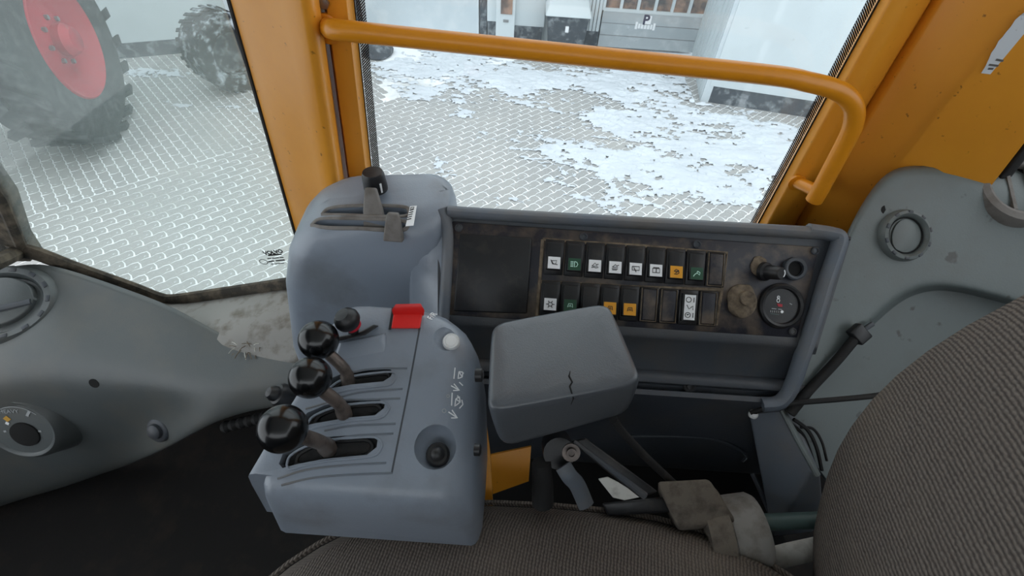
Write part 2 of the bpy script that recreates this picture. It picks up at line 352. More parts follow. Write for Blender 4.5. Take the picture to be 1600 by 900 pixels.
for k, (a, b, c, wd) in enumerate((((419, 399), (440, 397), 0, .0042), ((418, 404), (423.5, 403.4), 0, .0026), ((425, 403.4), (436, 402.6), 0, .0026), ((437, 402.4), (443, 402), 0, .0026), ((419, 409), (428, 407.6), 0, .0036), ((431, 407.4), (445, 406), 0, .0036), ((424, 412.6), (444, 411), 0, .0022))):
    B().ribbon([at(*a, Y=yy), at(*b, Y=yy)], (0, -1, 0), wd*.8).out('etched_line', 'icon', w2)
c0 = at(412, 409, Y=yy); B().ribbon([c0+V((.0075*math.cos(i*.3491), 0, .0062*math.sin(i*.3491))) for i in range(19)], (0, -1, 0), .0012).out('etched_circle', 'icon', w2)

# window_3: windscreen beyond the corner
w3 = thing('window_3', 'sliver of curved windscreen beyond the corner joint', None, (-1.0, .5, -.66), kind='structure')
B().grid([[V((-.80, .64, .58)), V((-1.05, .45, .58)), V((-1.12, .1, .58))], [V((-.935, .64, -.66)), V((-1.18, .45, -.64)), V((-1.26, .1, -.62))]]).out('glass', 'glass_a', w3)
B().tube(smoothpath([at(30, 392, Y=.63), at(14, 401, Y=.60), at(-10, 412, Y=.56), at(-60, 430, Y=.5)], 4), .014, 8).out('bottom_seal', 'seal', w3)

# torn paper on the wide pillar
l0, l1 = lineat((1617, 0), (1416, 249), .575, -.1), lineat((1617, 0), (1416, 249), .575, -.5); m0 = lineat((1778, 0), (1572, 265), .53, -.3)
nC = (l1-l0).cross(m0-l0).normalized(); nC = nC if nC.y < 0 else -nC; plC = (l0+nC*.002, nC)
tp = [(1533, 114), (1540, 103), (1545, 92), (1549, 82), (1555, 74), (1560, 64), (1566, 58), (1572, 50), (1579, 42), (1586, 31), (1594, 24), (1606, 15), (1640, -10), (1690, 20), (1680, 128), (1640, 126), (1600, 122), (1570, 118.5)]
pp = thing('paper_sheet', 'torn white paper with smudged print on the wide yellow pillar', 'paper', at(1600, 122, pl=plC))
B().prism([at(*p, pl=plC) for p in tp], nC*.0008).out('sheet', 'paper', pp, smooth=False)
for a, b in (((1556, 93), (1571, 96)), ((1545, 101), (1560, 103)), ((1544, 107), (1552, 107.5)), ((1595, 78), (1604, 74)), ((1584, 100), (1592, 97)), ((1562, 105), (1580, 108))):
    B().ribbon([at(*a, pl=(plC[0]+nC*.0009, nC)), at(*b, pl=(plC[0]+nC*.0009, nC))], nC, .0022).out('smudge', 'steel', pp)

# ================================================================ yellow grab rail
gr = thing('grab_rail', 'yellow tubular grab rail across the large side window', 'grab rail', at(1250, 290, Y=.60))
YR = .552
path = [at(511, 44, Y=.602), at(512, 44, Y=.585), at(519, 45, Y=.565), at(540, 48, Y=YR)] + [at(x, y, Y=YR) for x, y in ((700, 65), (950, 91), (1200, 117), (1262, 128), (1300, 138), (1322, 150), (1334, 168), (1334, 190), (1325, 215), (1300, 262), (1280, 299), (1272, 313))]
B().tube(smoothpath(path, 6), .0108, 14).out('rail', 'rail', gr)
B().tube([at(1244, 284, Y=.60), at(1285, 303, Y=YR)], .0085, 12).out('bracket', 'rail', gr)
B().lathe([(.0001, 0), (.017, 0), (.017, .004), (.012, .006), (.0001, .006)], at(512, 44, Y=.5995), (0, -1, 0), 16).out('flange', 'rail', gr)
B().lathe([(.0001, 0), (.012, 0), (.012, .004), (.0001, .005)], at(1244, 284, Y=.5985), (0, -1, 0), 16).out('flange', 'rail', gr)
B().lathe([(.0001, 0), (.0065, 0), (.0065, .004), (.003, .005), (.0001, .005)], at(506, 4, Y=.598), (0, -1, 0), 6).out('bolt', 'steel', gr)

# ================================================================ side console
EX, EY, EN = V((1, 0, 0)), U0, -F                # frame of the sloping switch face
sc = thing('side_console', 'grey moulded side console under the large side window', 'console', (0, .45, -.8))
# tower with the slider slots
rings = []
for z, gx0, gx1, gy0, gy1 in ((-.80, -.360, -.06, .425, .56), (-.64, -.346, -.065, .42, .56), (-.50, -.318, -.075, .425, .555), (-.44, -.297, -.080, .428, .55), (-.415, -.283, -.083, .433, .548), (-.402, -.271, -.086, .440, .545), (-.395, -.258, -.09, .449, .541), (-.391, -.240, -.10, .460, .533)):
    rings.append(rrect(gx0, gx1, gy0, gy1, [.03, .042, .034, .055], z, 6))
def sh(r):  # the roof of the tower rises a little towards its right end
    for p in r:
        k = max(0, min(1, (p.z+.47)/.06)); p.z += k*(.02*max(0, min(1, (p.x+.27)/.12))+.006*max(0, min(1, (p.y-.47)/.06)))
    return r
tower = B().loft([sh(r) for r in rings]).out('tower', 'grey', sc, ang=60)
def topat(px, py, dz=0): # on the tower roof
    z = -.378
    for _ in range(8):
        p = at(px, py, z=z); z = -.391+.02*max(0, min(1, (p.x+.27)/.12))+.006*max(0, min(1, (p.y-.47)/.06))
    return p+V((0, 0, dz))
def pill(pts, k=10): return smoothpath(pts+[pts[0]], 5)[:-1]
bpy.context.view_layer.update()
def ontower(px, py, dz=0):
    mi_ = tower.matrix_world.inverted(); ok, loc, n, i = tower.ray_cast(mi_ @ V((0, 0, 0)), ray(px, py).normalized())
    return (tower.matrix_world @ loc)+V((0, 0, dz)) if ok else topat(px, py, dz)
topat0 = topat
sl1 = [(503, 335), (513, 326), (540, 322), (590, 321), (630, 323), (639, 329), (634, 337), (600, 338), (550, 336)]
sl2 = [(486, 352), (500, 342), (540, 341), (600, 343), (632, 346), (637, 354), (622, 360), (560, 357), (510, 356)]
SLP = [[ontower(*p) for p in s_] for s_ in (sl1, sl2)]
decal_at = {p: ontower(*p) for p in ((641, 325), (651.5, 324), (646.5, 355), (634, 356))}
cut(tower, [B().prism([p-V((0, 0, .03)) for p in s_], (0, 0, .08)) for s_ in SLP])
for s_ in SLP:
    B().tube(smoothpath(s_+[s_[0]], 4), (.0014, .0026), 8, flat=(0, 0, 1)).out('slot_rim', 'slotw', sc)
    B().prism([p-V((0, 0, .029)) for p in s_], (0, 0, -.002)).out('slot_floor', 'dark', sc)
def blend_row(y):
    a = ontower(640, y)+EN*.0002; b = at(700, y, d=.6035); c = at(684, y, d=.607)
    return [a, a*.5+at(662, y, d=.612)*.5 if False else (a+(c-a)*.55), c, b]
B().grid([blend_row(y) for y in (335, 350, 370, 400, 440, 480, 505)]).out('tower_blend', 'grey', sc, sub=2, solid=.004)
def slider(a, b, name, wb, wt):
    s = B(); p, q = topat(*a, -.02), b
    d = (q-p).normalized(); x = V((1, 0, 0)); y = d.cross(x).normalized()
    ring = lambda c, w_, t: [c+x*i*w_+y*j*t for i, j in ((-1, -1), (1, -1), (1, 1), (-1, 1))]
    s.loft([ring(p, wb, .006), ring(p+(q-p)*.5, wb*.8, .006), ring(q, wt, .005)])
    return s.out(name, 'slotw', sc, bevel=.002, seg=2)
slider((583, 338), topat(584, 316, .022), 'slider', .014, .0065)
slider((612, 356), topat(616, 345, .012), 'slider', .012, .0065)
kb = topat(590, 300, .004)
kn = B().lathe([(.0001, 0), (.0145, 0), (.0150, .004), (.0138, .022), (.0122, .026), (.0001, .0265)], kb+V((-.001, 0, .0)), (-.03, .0, 1), 28).out('knob', 'black', sc)
B().box(kb+V((.0092, -.0105, .010)), (.0022, .0012, .013), (V((.75, .66, 0)), V((.66, -.75, 0)), V((0, 0, 1)))).out('knob_mark', 'white', kn)
dp = [(641, 325), (651.5, 324), (646.5, 355), (634, 356)]
B().prism([topat(*p, .0022) for p in dp], (0, 0, .0005)).out('decal', 'white', sc, smooth=False)
for k in range(5):
    a, b = (640.5-1.1*k, 332+3.6*k), (647-1.0*k, 330+3.6*k); B().ribbon([topat(*a, .0029), topat(*b, .0029)], (0, 0, 1), .0012).out('decal_line', 'icon', sc)
B().ribbon([topat(*p, .0029) for p in ((642.5, 327), (647.5, 326.5), (646.5, 329.5), (641.5, 330), (642.5, 327))], (0, 0, 1), .0008).out('decal_line', 'icon', sc)

# sloping surround of the switch face: profile swept along the console
prof = [(345, .70, 0), (343, .66, 0), (343, .625, 0), (346, .610, 0), (349, .606, 0), (352, .604, 0), (354, .606, 0), (500, .606, 0), (506, .603, 0), (524, .601, 0), (529, .604, 0), (538, .611, 0), (577, .622, 0), (582, .612, 0), (590, .608, 0), (596, .609, 0), (599, .622, 0), (606, .624, 0), (608, .612, 0), (616, .609, 0), (623, .616, 0), (640, .655, 0), (690, .700, 0), (760, .78, 0)]
cols = [684, 692, 704, 760, 900, 1050, 1200, 1290, 1330]
rows = []
for y, d, _ in prof:
    row = []
    for x in cols:
        x2 = x - (0 if x < 1150 else max(0, (y-350)*.30))
        row.append(at(x2, y+.066*(x2-1000)-(0 if x2 > 690 else 0), d=d))
    rows.append(row)
B().grid(rows).out('surround', 'charcoal', sc, ang=50)
# raised right-hand roll of the surround
rp = [(1262, 360, .603), (1295, 365, .600), (1311, 372, .598), (1306, 395, .598), (1290, 440, .598), (1272, 500, .598), (1252, 560, .600), (1236, 605, .604), (1218, 628, .608), (1190, 632, .612)]
B().tube(smoothpath([at(x, y, d=d) for x, y, d in rp], 5), (.012, .009), 12, flat=EN).out('edge_roll', 'greyd', sc)
lp = [(700, 331, .606), (760, 335, .606), (900, 343, .606), (1100, 354, .606), (1290, 365, .603)]
B().tube(smoothpath([at(x, y, d=d) for x, y, d in lp], 5), (.011, .008), 12, flat=EN).out('top_roll', 'greyd', sc)
B().tube(smoothpath([at(x, y, d=.606) for x, y in ((690, 328), (700, 360), (699, 420), (694, 500))], 5), (.010, .008), 12, flat=EN).out('edge_roll', 'greyd', sc)
for q in ((1077, 603),):
    B().lathe([(.0001, 0), (.008, 0), (.008, .002), (.0045, .002), (.004, .0045), (.0001, .005)], at(*q, d=.618), EN, 16).out('screw', 'black', sc)
# storage bin at the foot of the console
B().loft([[at(1168, 640, d=.648), at(1228, 640, d=.625), at(1243, 646, d=.622), at(1195, 660, d=.70)],
          [at(1205, 840, d=.66), at(1268, 738, d=.60), at(1284, 742, d=.60), at(1290, 830, d=.66)]]).out('bin_wall', 'greyd', sc, bevel=.004)
B().tube([at(1222, 640, d=.616), at(1248, 690, d=.604), at(1277, 742, d=.594)], (.004, .007), 10).out('bin_edge', 'olive', sc)
B().prism([at(x, y, z=-.72) for x, y in ((690, 640), (1180, 660), (1230, 860), (700, 860))], (0, 0, -.02)).out('bin_floor', 'dark', sc)  # near-black sheet, the shade of the deep bin put into its colour
B().tube(smoothpath([at(x, y, d=.69) for x, y in ((985, 682), (1050, 682), (1100, 684), (1140, 695), (1166, 712), (1160, 722))], 5), .0022, 8).out('bin_rim', 'charcoal', sc)
B().tube([at(1176, 740, d=.68), at(1190, 770, d=.67), at(1205, 805, d=.66)], .0035, 8).out('bin_rim', 'charcoal', sc)

# ================================================================ switch panel
sw = thing('switch_panel', 'dusty black switch panel with two rows of rocker switches', 'control panel', at(1000, 512, d=.6))
DP = .6015
def pn(x, y, h=0): return at(x, y, d=DP)+EN*h
B().prism([pn(*p) for p in ((706, 346), (1281, 386), (1246, 528), (696, 492))], -EN*.006).out('plate', 'panel', sw, bevel=.001, seg=1)
B().prism([pn(*p) for p in ((719, 365), (831, 372), (823, 490), (709, 486))], EN*.0035).out('cover_pad', 'black', sw, bevel=.002)
for p in ((717, 356), (912, 370), (1089, 382), (1273, 392), (1238, 518)):
    B().lathe([(.0001, 0), (.0052, 0), (.0048, .002), (.0034, .003), (.0028, .0012), (.0001, .0012)], pn(*p), EN, 14).out('screw', 'charcoal', sw)
def fr(c):  # axes of the panel at a spot, following its own slope in the picture of the place
    return EX, EY
def module_(c, k):  # frame and cap of one rocker position
    return B().box(c+EN*.001, (.0236, .0440, .003), (EX, EY, EN))
ICON = dict(
 wiper=[[(-.6, .4), (.5, .5), (.3, -.3), (-.3, -.3), (-.6, .4)], [(-.7, .6), (-.2, -.2), (.7, -.4)]],
 lamp=[[(0, .6), (.45, .45), (.65, 0), (.45, -.45), (0, -.6), (0, .6)], [(-.2, .5), (-.8, .5)], [(-.2, .17), (-.8, .17)], [(-.2, -.17), (-.8, -.17)], [(-.2, -.5), (-.8, -.5)]],
 wash1=[[(-.6, -.1), (0, .6), (.5, -.1), (-.6, -.1)], [(.2, .2), (.7, .4)], [(-.7, -.45), (-.2, -.3), (.2, -.45), (.7, -.3)]],
 wash2=[[(-.6, 0), (0, .6), (.5, 0), (-.6, 0)], [(.2, .3), (.7, .5)], [(-.7, -.35), (.5, -.35)], [(-.6, -.6), (.3, -.6)]],
 rear=[[(-.7, .5), (.7, .5), (.7, -.3), (-.7, -.3), (-.7, .5)], [(-.4, .3), (.1, -.7)]],
 heat=[[(-.7, .4), (.7, .4), (.7, -.5), (-.7, -.5), (-.7, .4)], [(0, .4), (0, -.5)], [(-.6, .6), (.6, .6)]],
 loop=[[(-.5, .1), (-.1, .55), (.4, .3), (.5, -.2), (.1, -.5), (-.5, -.45)], [(-.4, .1), (.4, .1)], [(-.2, -.3), (.4, .4)]],
 work=[[(.1, .5), (.6, .2), (.5, -.3), (0, .1), (.1, .5)], [(0, .1), (-.5, -.3), (-.7, -.7)]],
 frost=[[(.45*math.cos(a), .45*math.sin(a)) for a in [i*math.pi/3 for i in range(7)]]] + [[(.5*math.cos(a), .5*math.sin(a)), (.85*math.cos(a), .85*math.sin(a))] for a in [i*math.pi/3 for i in range(6)]],
 horn=[[(-.5, -.4), (-.3, .4), (.4, .4), (.5, -.4)], [(-.2, -.3), (0, .2), (.2, -.3)]])
def rocker(i, row, c, kind):
    st = {'w': 'white', 'g': 'gsticker', 'y': 'amber'}.get(kind[0])
    base = module_(c, i).out('rocker_switch', 'black', sw, bevel=.0008, seg=1)
    # the tilted cap
    x0, y0, y1 = .0094, .0185, -.0165
    lo = [c+EX*a+EY*b+EN*.0025 for a, b in ((-x0, y1), (x0, y1), (x0, y0), (-x0, y0))]
    hi = [c+EX*a*.94+EY*b+EN*h for a, b, h in ((-x0, y1+.001, .0085), (x0, y1+.001, .0085), (x0, y0-.001, .0042), (-x0, y0-.001, .0042))]
    B().loft([lo, hi]).out('rocker_cap', 'black', base, bevel=.0008, seg=2)
    if st:
        n = (hi[1]-hi[0]).cross(hi[3]-hi[0]).normalized(); n = n if n.dot(EN) > 0 else -n
        vy = (hi[3]-hi[0]).normalized(); o = (hi[0]+hi[1])/2+vy*.0082+n*.0006; s = B()
        s.prism([o+EX*a*.0076+vy*b*.0074 for a, b in ((-1, -1), (1, -1), (1, 1), (-1, 1))], n*.0004); s.mi = 1
        for ln in ICON[kind[1]]:
            s.ribbon([o+n*.0005+EX*a*.0062+vy*b*.0058 for a, b in ln], n, .0009, .0003)
        s.out('icon_sticker', [st, 'mint' if kind[0] == 'g' else 'icon'], base, smooth=False)
def blank(c):
    base = module_(c, 0).out('blank_cover', 'black', sw, bevel=.0008, seg=1)
    B().box(c+EN*.003, (.0165, .0385, .0025), (EX, EY, EN)).out('cover_face', 'panel', base, bevel=.0012, seg=2)
    q = [c+EN*.0028+EX*a*.0096+EY*b*.0205 for a, b in ((-1, -1), (1, -1), (1, 1), (-1, 1), (-1, -1))]
    B().tube(q, .0007, 5).out('dusty_edge', 'dust', base)
r1 = [('w', 'wiper'), ('g', 'lamp'), ('w', 'wash1'), ('w', 'wash2'), ('w', 'rear'), ('w', 'heat'), ('y', 'loop'), ('g', 'work'), None]
r2 = [('w', 'frost'), ('g', 'horn'), ('n', ''), ('y', 'horn'), ('y', 'horn'), None, None, 'long', None]
a0, a8 = pn(865.5, 402), pn(1117, 421); b0, b8 = pn(859.5, 466), pn(1105, 482)
for i in range(9):
    c = a0+(a8-a0)*(i/8)
    rocker(i, 0, c, r1[i]) if r1[i] else blank(c)
    c = b0+(b8-b0)*(i/8)
    if r2[i] == 'long':
        base = module_(c, 0).out('rocker_switch', 'black', sw, bevel=.0008, seg=1); s = B()
        B().box(c+EN*.004, (.0185, .035, .006), (EX, EY, EN)).out('rocker_cap', 'black', base, bevel=.001)
        o = c+EN*.0072
        s.prism([o+EX*a*.0068+EY*b*.0155 for a, b in ((-1, -1), (1, -1), (1, 1), (-1, 1))], EN*.0004); s.mi = 1
        for oy in (.0095, -.0095):
            s.ribbon([o+EN*.0005+EX*(-.002+.0032*math.cos(k*.5236))+EY*(oy+.0032*math.sin(k*.5236)) for k in range(13)], EN, .0008)
            s.ribbon([o+EN*.0005+EX*.0045+EY*(oy+.003), o+EN*.0005+EX*.0045+EY*(oy-.003)], EN, .0009)
        s.ribbon([o+EN*.0005+EX*-.004+EY*.003, o+EN*.0005+EX*-.001+EY*-.002, o+EN*.0005+EX*.004+EY*.002, o+EN*.0005+EX*.004+EY*-.003], EN, .0009)
        s.ribbon([o+EN*.0005+EX*-.003+EY*-.0095, o+EN*.0005+EX*-.001+EY*-.0085], EN, .0014)
        s.out('icon_sticker', ['white', 'icon'], base, smooth=False)
    elif r2[i]: rocker(i, 1, c, r2[i])
    else: blank(c)
# dusty outline of the switch block
for q in ([(848, 374), (912, 379), (1000, 384), (1136, 396), (1128, 450), (1118, 508)], [(848, 374), (843, 440), (838, 500)], [(843, 440), (980, 448), (1128, 453)]):
    B().tube([pn(*p, .0008) for p in q], (.0022, .001), 6, flat=EY).out('dust_line', 'dust', sw)
# rotary knob, lighter socket, hour gauge, clump of dust
kd = (EN*.9+EX*.35-EY*.1).normalized()
k1 = B().lathe([(.0001, 0), (.012, 0), (.0115, .005), (.0088, .007), (.0080, .024), (.0065, .026), (.0001, .026)], pn(1193, 424), kd, 24).out('rotary_knob', 'black', sw)
kx, ky, kz = basis(kd)
B().ribbon([pn(1193, 424)+kd*.0262+kx*(.0052*math.cos(a))+ky*(.0052*math.sin(a)) for a in [-.9+.3*i for i in range(7)]], kd, .0014).out('knob_mark', 'white', k1)
B().lathe([(.0001, -.003), (.0085, -.003), (.0095, .001), (.0098, .0055), (.0125, .0062), (.0142, .005), (.0148, 0), (.0148, -.001)], pn(1240, 420), EN, 28).out('lighter_socket', 'charcoal', sw)
B().lathe([(.0001, -.0025), (.0088, -.0025), (.0001, -.0024)], pn(1240, 420, .004), EN, 20).out('socket_hole', 'dark', sw)
gg = B().lathe([(.0001, .001), (.0215, .001), (.0225, .004), (.0255, .0052), (.028, .0035), (.029, 0), (.029, -.002)], pn(1220, 478), EN, 36).out('hour_gauge', 'black', sw)
gc = pn(1220, 478, .0013); gp_ = lambda a, b: gc+EX*a+EY*b
B().ribbon([gp_(*p) for p in ((-.0055, .012), (-.0035, .012), (-.003, .009), (-.0045, .0085), (-.0045, .009), (-.0055, .0115))], EN, .0007).out('gauge_symbol', 'white', gg)
B().ribbon([gp_(-.0045+.0018*math.cos(i*.5236), .0065+.0022*math.sin(i*.5236)) for i in range(13)], EN, .0009).out('gauge_symbol', 'white', gg)
B().ribbon([gp_(-.0045+.0014*math.cos(i*.5236), .0105+.0018*math.sin(i*.5236)) for i in range(13)], EN, .0009).out('gauge_symbol', 'white', gg)
B().prism([gp_(*p) for p in ((-.006, .0028), (.001, .0022), (.001, -.0012), (-.004, -.001))], EN*.0004).out('gauge_flag', 'redrim', gg)
B().ribbon([gp_(-.012, -.004), gp_(-.006, -.0042)], EN, .0009).out('gauge_line', 'alu', gg)
B().ribbon([gp_(-.004, -.0042), gp_(.001, -.0044)], EN, .0009).out('gauge_line', 'alu', gg)
B().ribbon([gp_(-.013, -.0105), gp_(-.002, -.011)], EN, .0008).out('gauge_line', 'green', gg)
for k in range(5): B().ribbon([gp_(-.013+.0025*k, -.0062), gp_(-.013+.0025*k, -.0088)], EN, .0008).out('gauge_line', 'alu', gg)
B().lathe([(.0001, .0004), (.0019, .0003), (.0019, 0)], gp_(.0012, -.0072), EN, 12).out('gauge_dot', 'white', gg)
B().ribbon([gp_(.010, .004), gp_(.013, .0025)], EN, .0009).out('gauge_line', 'alu', gg)
def blob(c, r, n, amp, sd, h=.5):
    s = B(); rg = random.Random(sd); x, y, n = basis(n); R = []
    for i in range(9):
        ph = math.pi/2*i/8; R.append([c+x*(math.cos(ph)*r*(1+amp*rg.uniform(-1, 1))+1e-5)*math.cos(a)+y*(math.cos(ph)*r*1.2*(1+amp*rg.uniform(-1, 1))+1e-5)*math.sin(a)+n*(math.sin(ph)*r*h*(1+amp*rg.uniform(-1, 1))) for a in [k*math.pi/9 for k in range(18)]])
    return s.loft(R)
blob(pn(1158, 470), .019, EN, .16, 4, .55).out('dust_clump', 'dust', sw, sub=1)
blob(pn(1186, 416), .011, EN, .2, 5, .3).out('dust_clump', 'dust', sw, sub=1)
B().lathe([(.0001, 0), (.010, 0), (.009, .014), (.0001, .015)], pn(1162, 466, .004), (EN*.9-EX*.2).normalized(), 14).out('dusty_knob', 'dust', sw, sub=0)

# ================================================================ lever console
lc = thing('lever_console', 'grey lever console with three black ball levers beside the seat', 'lever console', (-.12, .24, -.565))
def tz(y): return -.455+(y-.155)*.333
LP = (V((-.1, .155, -.455)), V((0, -.316, .949)).normalized()); LN = LP[1]
def lt(x, y, h=0): return at(x, y, pl=(LP[0]+LN*h, LN))
st = []
for y, xl, dz, xr in ((.1455, -.206, -.030, -.030), (.1475, -.212, -.016, -.026), (.152, -.216, -.006, -.023), (.160, -.218, 0, -.021), (.1645, -.218, 0, -.020), (.1650, -.234, 0, -.020), (.20, -.222, 0, -.020), (.24, -.207, 0, -.021), (.28, -.198, 0, -.025), (.305, -.191, 0, -.031), (.32, -.184, -.001, -.040), (.331, -.176, -.005, -.052), (.338, -.165, -.014, -.066), (.341, -.155, -.03, -.08)):
    t = tz(y)+dz; b = -.560; xb = xl-.015
    st.append([V((xb, y, b)), V((xl-.004, y, t-.03)), V((xl, y, t-.009)), V((xl+.003, y, t-.003)), V((xl+.010, y, t)), V((-.15, y, t)), V((-.10, y, t)), V((xr-.050, y, t)), V((xr-.032, y, t-.003)), V((xr-.018, y, t-.010)), V((xr-.007, y, t-.022)), V((xr-.001, y, t-.038)), V((xr+.004, y, t-.07)), V((xr+.006, y, b))])
hs = B().loft(st).out('housing', 'grey', lc, ang=42)
def cr(pts): return [(380+x/4.092, 540+y/4.092) for x, y in pts]
S3 = cr([(278, 765), (300, 705), (400, 645), (560, 602), (700, 590), (840, 585), (885, 620), (880, 662), (820, 710), (560, 735), (400, 765), (300, 792)])
S2 = cr([(410, 500), (450, 450), (560, 402), (680, 376), (880, 362), (930, 390), (925, 420), (870, 465), (700, 480), (500, 515), (425, 532)])
S1 = cr([(550, 275), (600, 235), (680, 200), (800, 180), (950, 168), (977, 195), (965, 225), (920, 255), (720, 275), (560, 305)])
cuts = [B().prism([lt(*p, -.018) for p in s_], LN*.05) for s_ in (S1, S2, S3)]
c1 = lt(699, 524, .006); c2 = lt(681, 697, .004)
cuts += [B().ball(c1, .0165, seg=24, rings=12), B().ball(c2, .0215, seg=24, rings=12)]
cut(hs, cuts)
for s_ in (S1, S2, S3):
    B().prism([lt(*p, -.0065) for p in s_], -LN*.006).out('slot_boot', 'rubber', lc)
    B().tube(smoothpath([lt(*p, .0001) for p in s_]+[lt(*s_[0], .0001)], 3), .0012, 6).out('slot_rim', 'grey', lc)
    a = [lt(*p, -.0062) for p in s_]; m_ = sum(a, V((0, 0, 0)))/len(a)
    B().tube(smoothpath([m_+(p-m_)*.80 for p in a]+[m_+(a[0]-m_)*.80], 3), .0022, 6).out('boot_fold', 'black', lc)
for ln in ([(660, 180), (820, 150), (1050, 145)], [(600, 335), (760, 298), (1020, 276)], [(400, 405), (600, 352), (800, 345), (1005, 338)], [(520, 545), (700, 512), (975, 500)], [(540, 620), (700, 578), (960, 562)], [(220, 852), (400, 795), (650, 765), (915, 750)], [(245, 893), (450, 845), (700, 825), (955, 815)]):
    B().tube(smoothpath([lt(*p, -.0002) for p in cr(ln)], 5), .0011, 6).out('rib', 'charcoal' if False else 'greyd', lc)
# line where the lever plate meets the housing
B().tube([lt(*p, -.0004) for p in ((656, 512), (640, 600), (612, 740))], .0011, 6).out('plate_seam', 'charcoal', lc)
def lever(base, ball, d, r, rr):
    p, c = lt(*base, -.014), at(*ball, d=d); rod_end = c+(p-c).normalized()*r*.8
    mid = p+(c-p)*.35+V((.006, 0, .004))
    lv = B().tube(smoothpath([p, mid, rod_end], 6), [rr*1.25]*5+[rr]*8, 12).out('lever_rod', 'rod', lc)
    B().ball(c, r, (c-p), 36, 20).out('ball_knob', 'ball', lv)
    B().lathe([(.0001, 0), (rr*1.9, 0), (rr*1.7, .004), (rr*1.2, .009), (.0001, .009)], p, (mid-p), 16).out('rod_boot', 'rubber', lv)
lever((547, 606), (498, 531), .462, .0188, .0058)
lever((541, 657), (485, 590), .434, .0188, .0062)
lever((516, 705), (442, 670), .388, .0194, .0066)
# red rocker with its guard
rs = B().loft([[lt(*p, -.006) for p in ((611, 514), (657, 514), (662, 482), (616, 482))], [lt(*p, .0035) for p in ((611, 513), (656, 513), (660, 489), (615, 489))]]).out('red_rocker', 'red', lc, bevel=.0012)
B().prism([lt(*p, h) for p, h in (((614, 492), .003), ((662, 492), .003), ((663, 484), .010), ((657, 474), .0135), ((618, 475), .0135), ((612, 484), .010))], -LN*.003).out('guard_flap', 'red', rs, bevel=.0008)
B().loft([[lt(*p, -.006) for p in ((606, 516), (611, 516), (617, 480), (612, 480))], [lt(*p, .003) for p in ((607, 515), (611, 515), (616, 482), (613, 482))]]).out('notch_side_strip', 'black', lc)  # black strip standing in for the dark left side of the notch
# selector block and its little black knob
sb = B().loft([[lt(*p, -.001) for p in ((520, 568), (604, 553), (606, 520), (529, 536))], [lt(*p, .0045) for p in ((528, 546), (594, 529), (600, 522), (531, 535))]]).out('selector_block', 'grey', lc, bevel=.002)
kp = lt(549, 516, 0); kt = at(545, 502, d=.478)
sk = B().lathe([(.0001, -.006), (.0085, -.006), (.0122, -.001), (.0128, .004), (.0110, .009), (.0072, .0125), (.0001, .013)], kt, (V((-.35, -.1, .9))), 24).out('selector_knob', 'black', lc)
B().lathe([(.0001, -.0095), (.0080, -.0095), (.0080, -.005), (.0001, -.005)], kt, (V((-.35, -.1, .9))), 20).out('red_ring', 'redrim', sk)
B().tube([kt+V((.003, 0, -.010)), kp+V((.0, .0, -.01))], .005, 10).out('knob_stem', 'rubber', sk)
B().loft([[lt(*p, h) for p in ((528, 533), (570, 524), (592, 509), (584, 507), (560, 520), (528, 526))] for h in (-.001, .010)]).out('selector_blade', 'black', lc, bevel=.001)
# push buttons sunk in the right shoulder
pb = lt(705, 534, -.004)
b1 = B().lathe([(.0001, -.006), (.0092, -.006), (.0092, .001), (.0078, .003), (.0070, .002), (.0064, .002), (.0055, .0034), (.0001, .0038)], pb, LN, 24).out('chrome_button', 'chrome', lc); b1['label'] = 'bright chrome push button'
pb = lt(684, 710, -.006)
b2 = B().lathe([(.0001, -.006), (.0112, -.006), (.0112, .001), (.0095, .003), (.0068, .003), (.0064, .007), (.004, .010), (.0001, .011)], pb, LN, 24).out('black_button', 'black', lc)
# rubber button on the left flank
q = at(424, 612, d=.50); ax = V((-.55, -.25, .8))
B().lathe([(.0001, -.05), (.013, -.05), (.0125, -.004), (.0105, 0), (.008, .001), (.0078, .005), (.005, .0095), (.0001, .011)], q+V((.004, 0, -.004)), ax, 24).out('side_button', 'black', lc)
for pq in ((752, 586), (749, 703)):
    B().lathe([(.0001, -.004), (.0048, -.004), (.0048, .0005), (.003, .0015), (.0001, .0015)], at(*pq, X=-.017), (1, 0, .1), 12).out('side_screw', 'black', lc)
# white pictograms on the shoulder, laid on the housing by looking up its surface
hb = hs.data; 
def onhs(x, y, off=.0004):
    bpy.context.view_layer.update()
    r = ray(x, y).normalized(); o = -hs.matrix_world.translation if False else V((0, 0, 0))
    ok, loc, n, i = hs.ray_cast(hs.matrix_world.inverted() @ V((0, 0, 0)), r)
    return (hs.matrix_world @ loc + n*off, n) if ok else (lt(x, y, off), LN)
def cz(pts): return [(660+x/8.18, 560+y/8.18) for x, y in pts]
PIC = [[(415, 120), (400, 262)], [(465, 170), (515, 180), (505, 240), (452, 260), (465, 170)], [(465, 170), (505, 240)], [(500, 170), (525, 195)], [(468, 305), (515, 350)], [(365, 350), (470, 410)], [(400, 325), (470, 410), (390, 412)],
       [(378, 440), (370, 605)], [(425, 520), (470, 490), (480, 560), (412, 612), (425, 520)], [(425, 520), (480, 560)], [(445, 475), (468, 512)], [(500, 530), (515, 590), (470, 640)], [(332, 685), (445, 762)], [(375, 660), (445, 762), (365, 762)]]
for ln in PIC:
    pts = []
    L_ = cz(ln); 
    for a, b in zip(L_, L_[1:]):
        for k in range(3): pts.append((a[0]+(b[0]-a[0])*k/3, a[1]+(b[1]-a[1])*k/3))
    pts.append(L_[-1]); R_ = [onhs(*p) for p in pts]
    n = sum((r[1] for r in R_), V((0, 0, 0))); n = n if n.dot(EN) > 0 else -n
    B().ribbon([r[0] for r in R_], n, .0011, .0003).out('pictogram_line', 'white', lc)
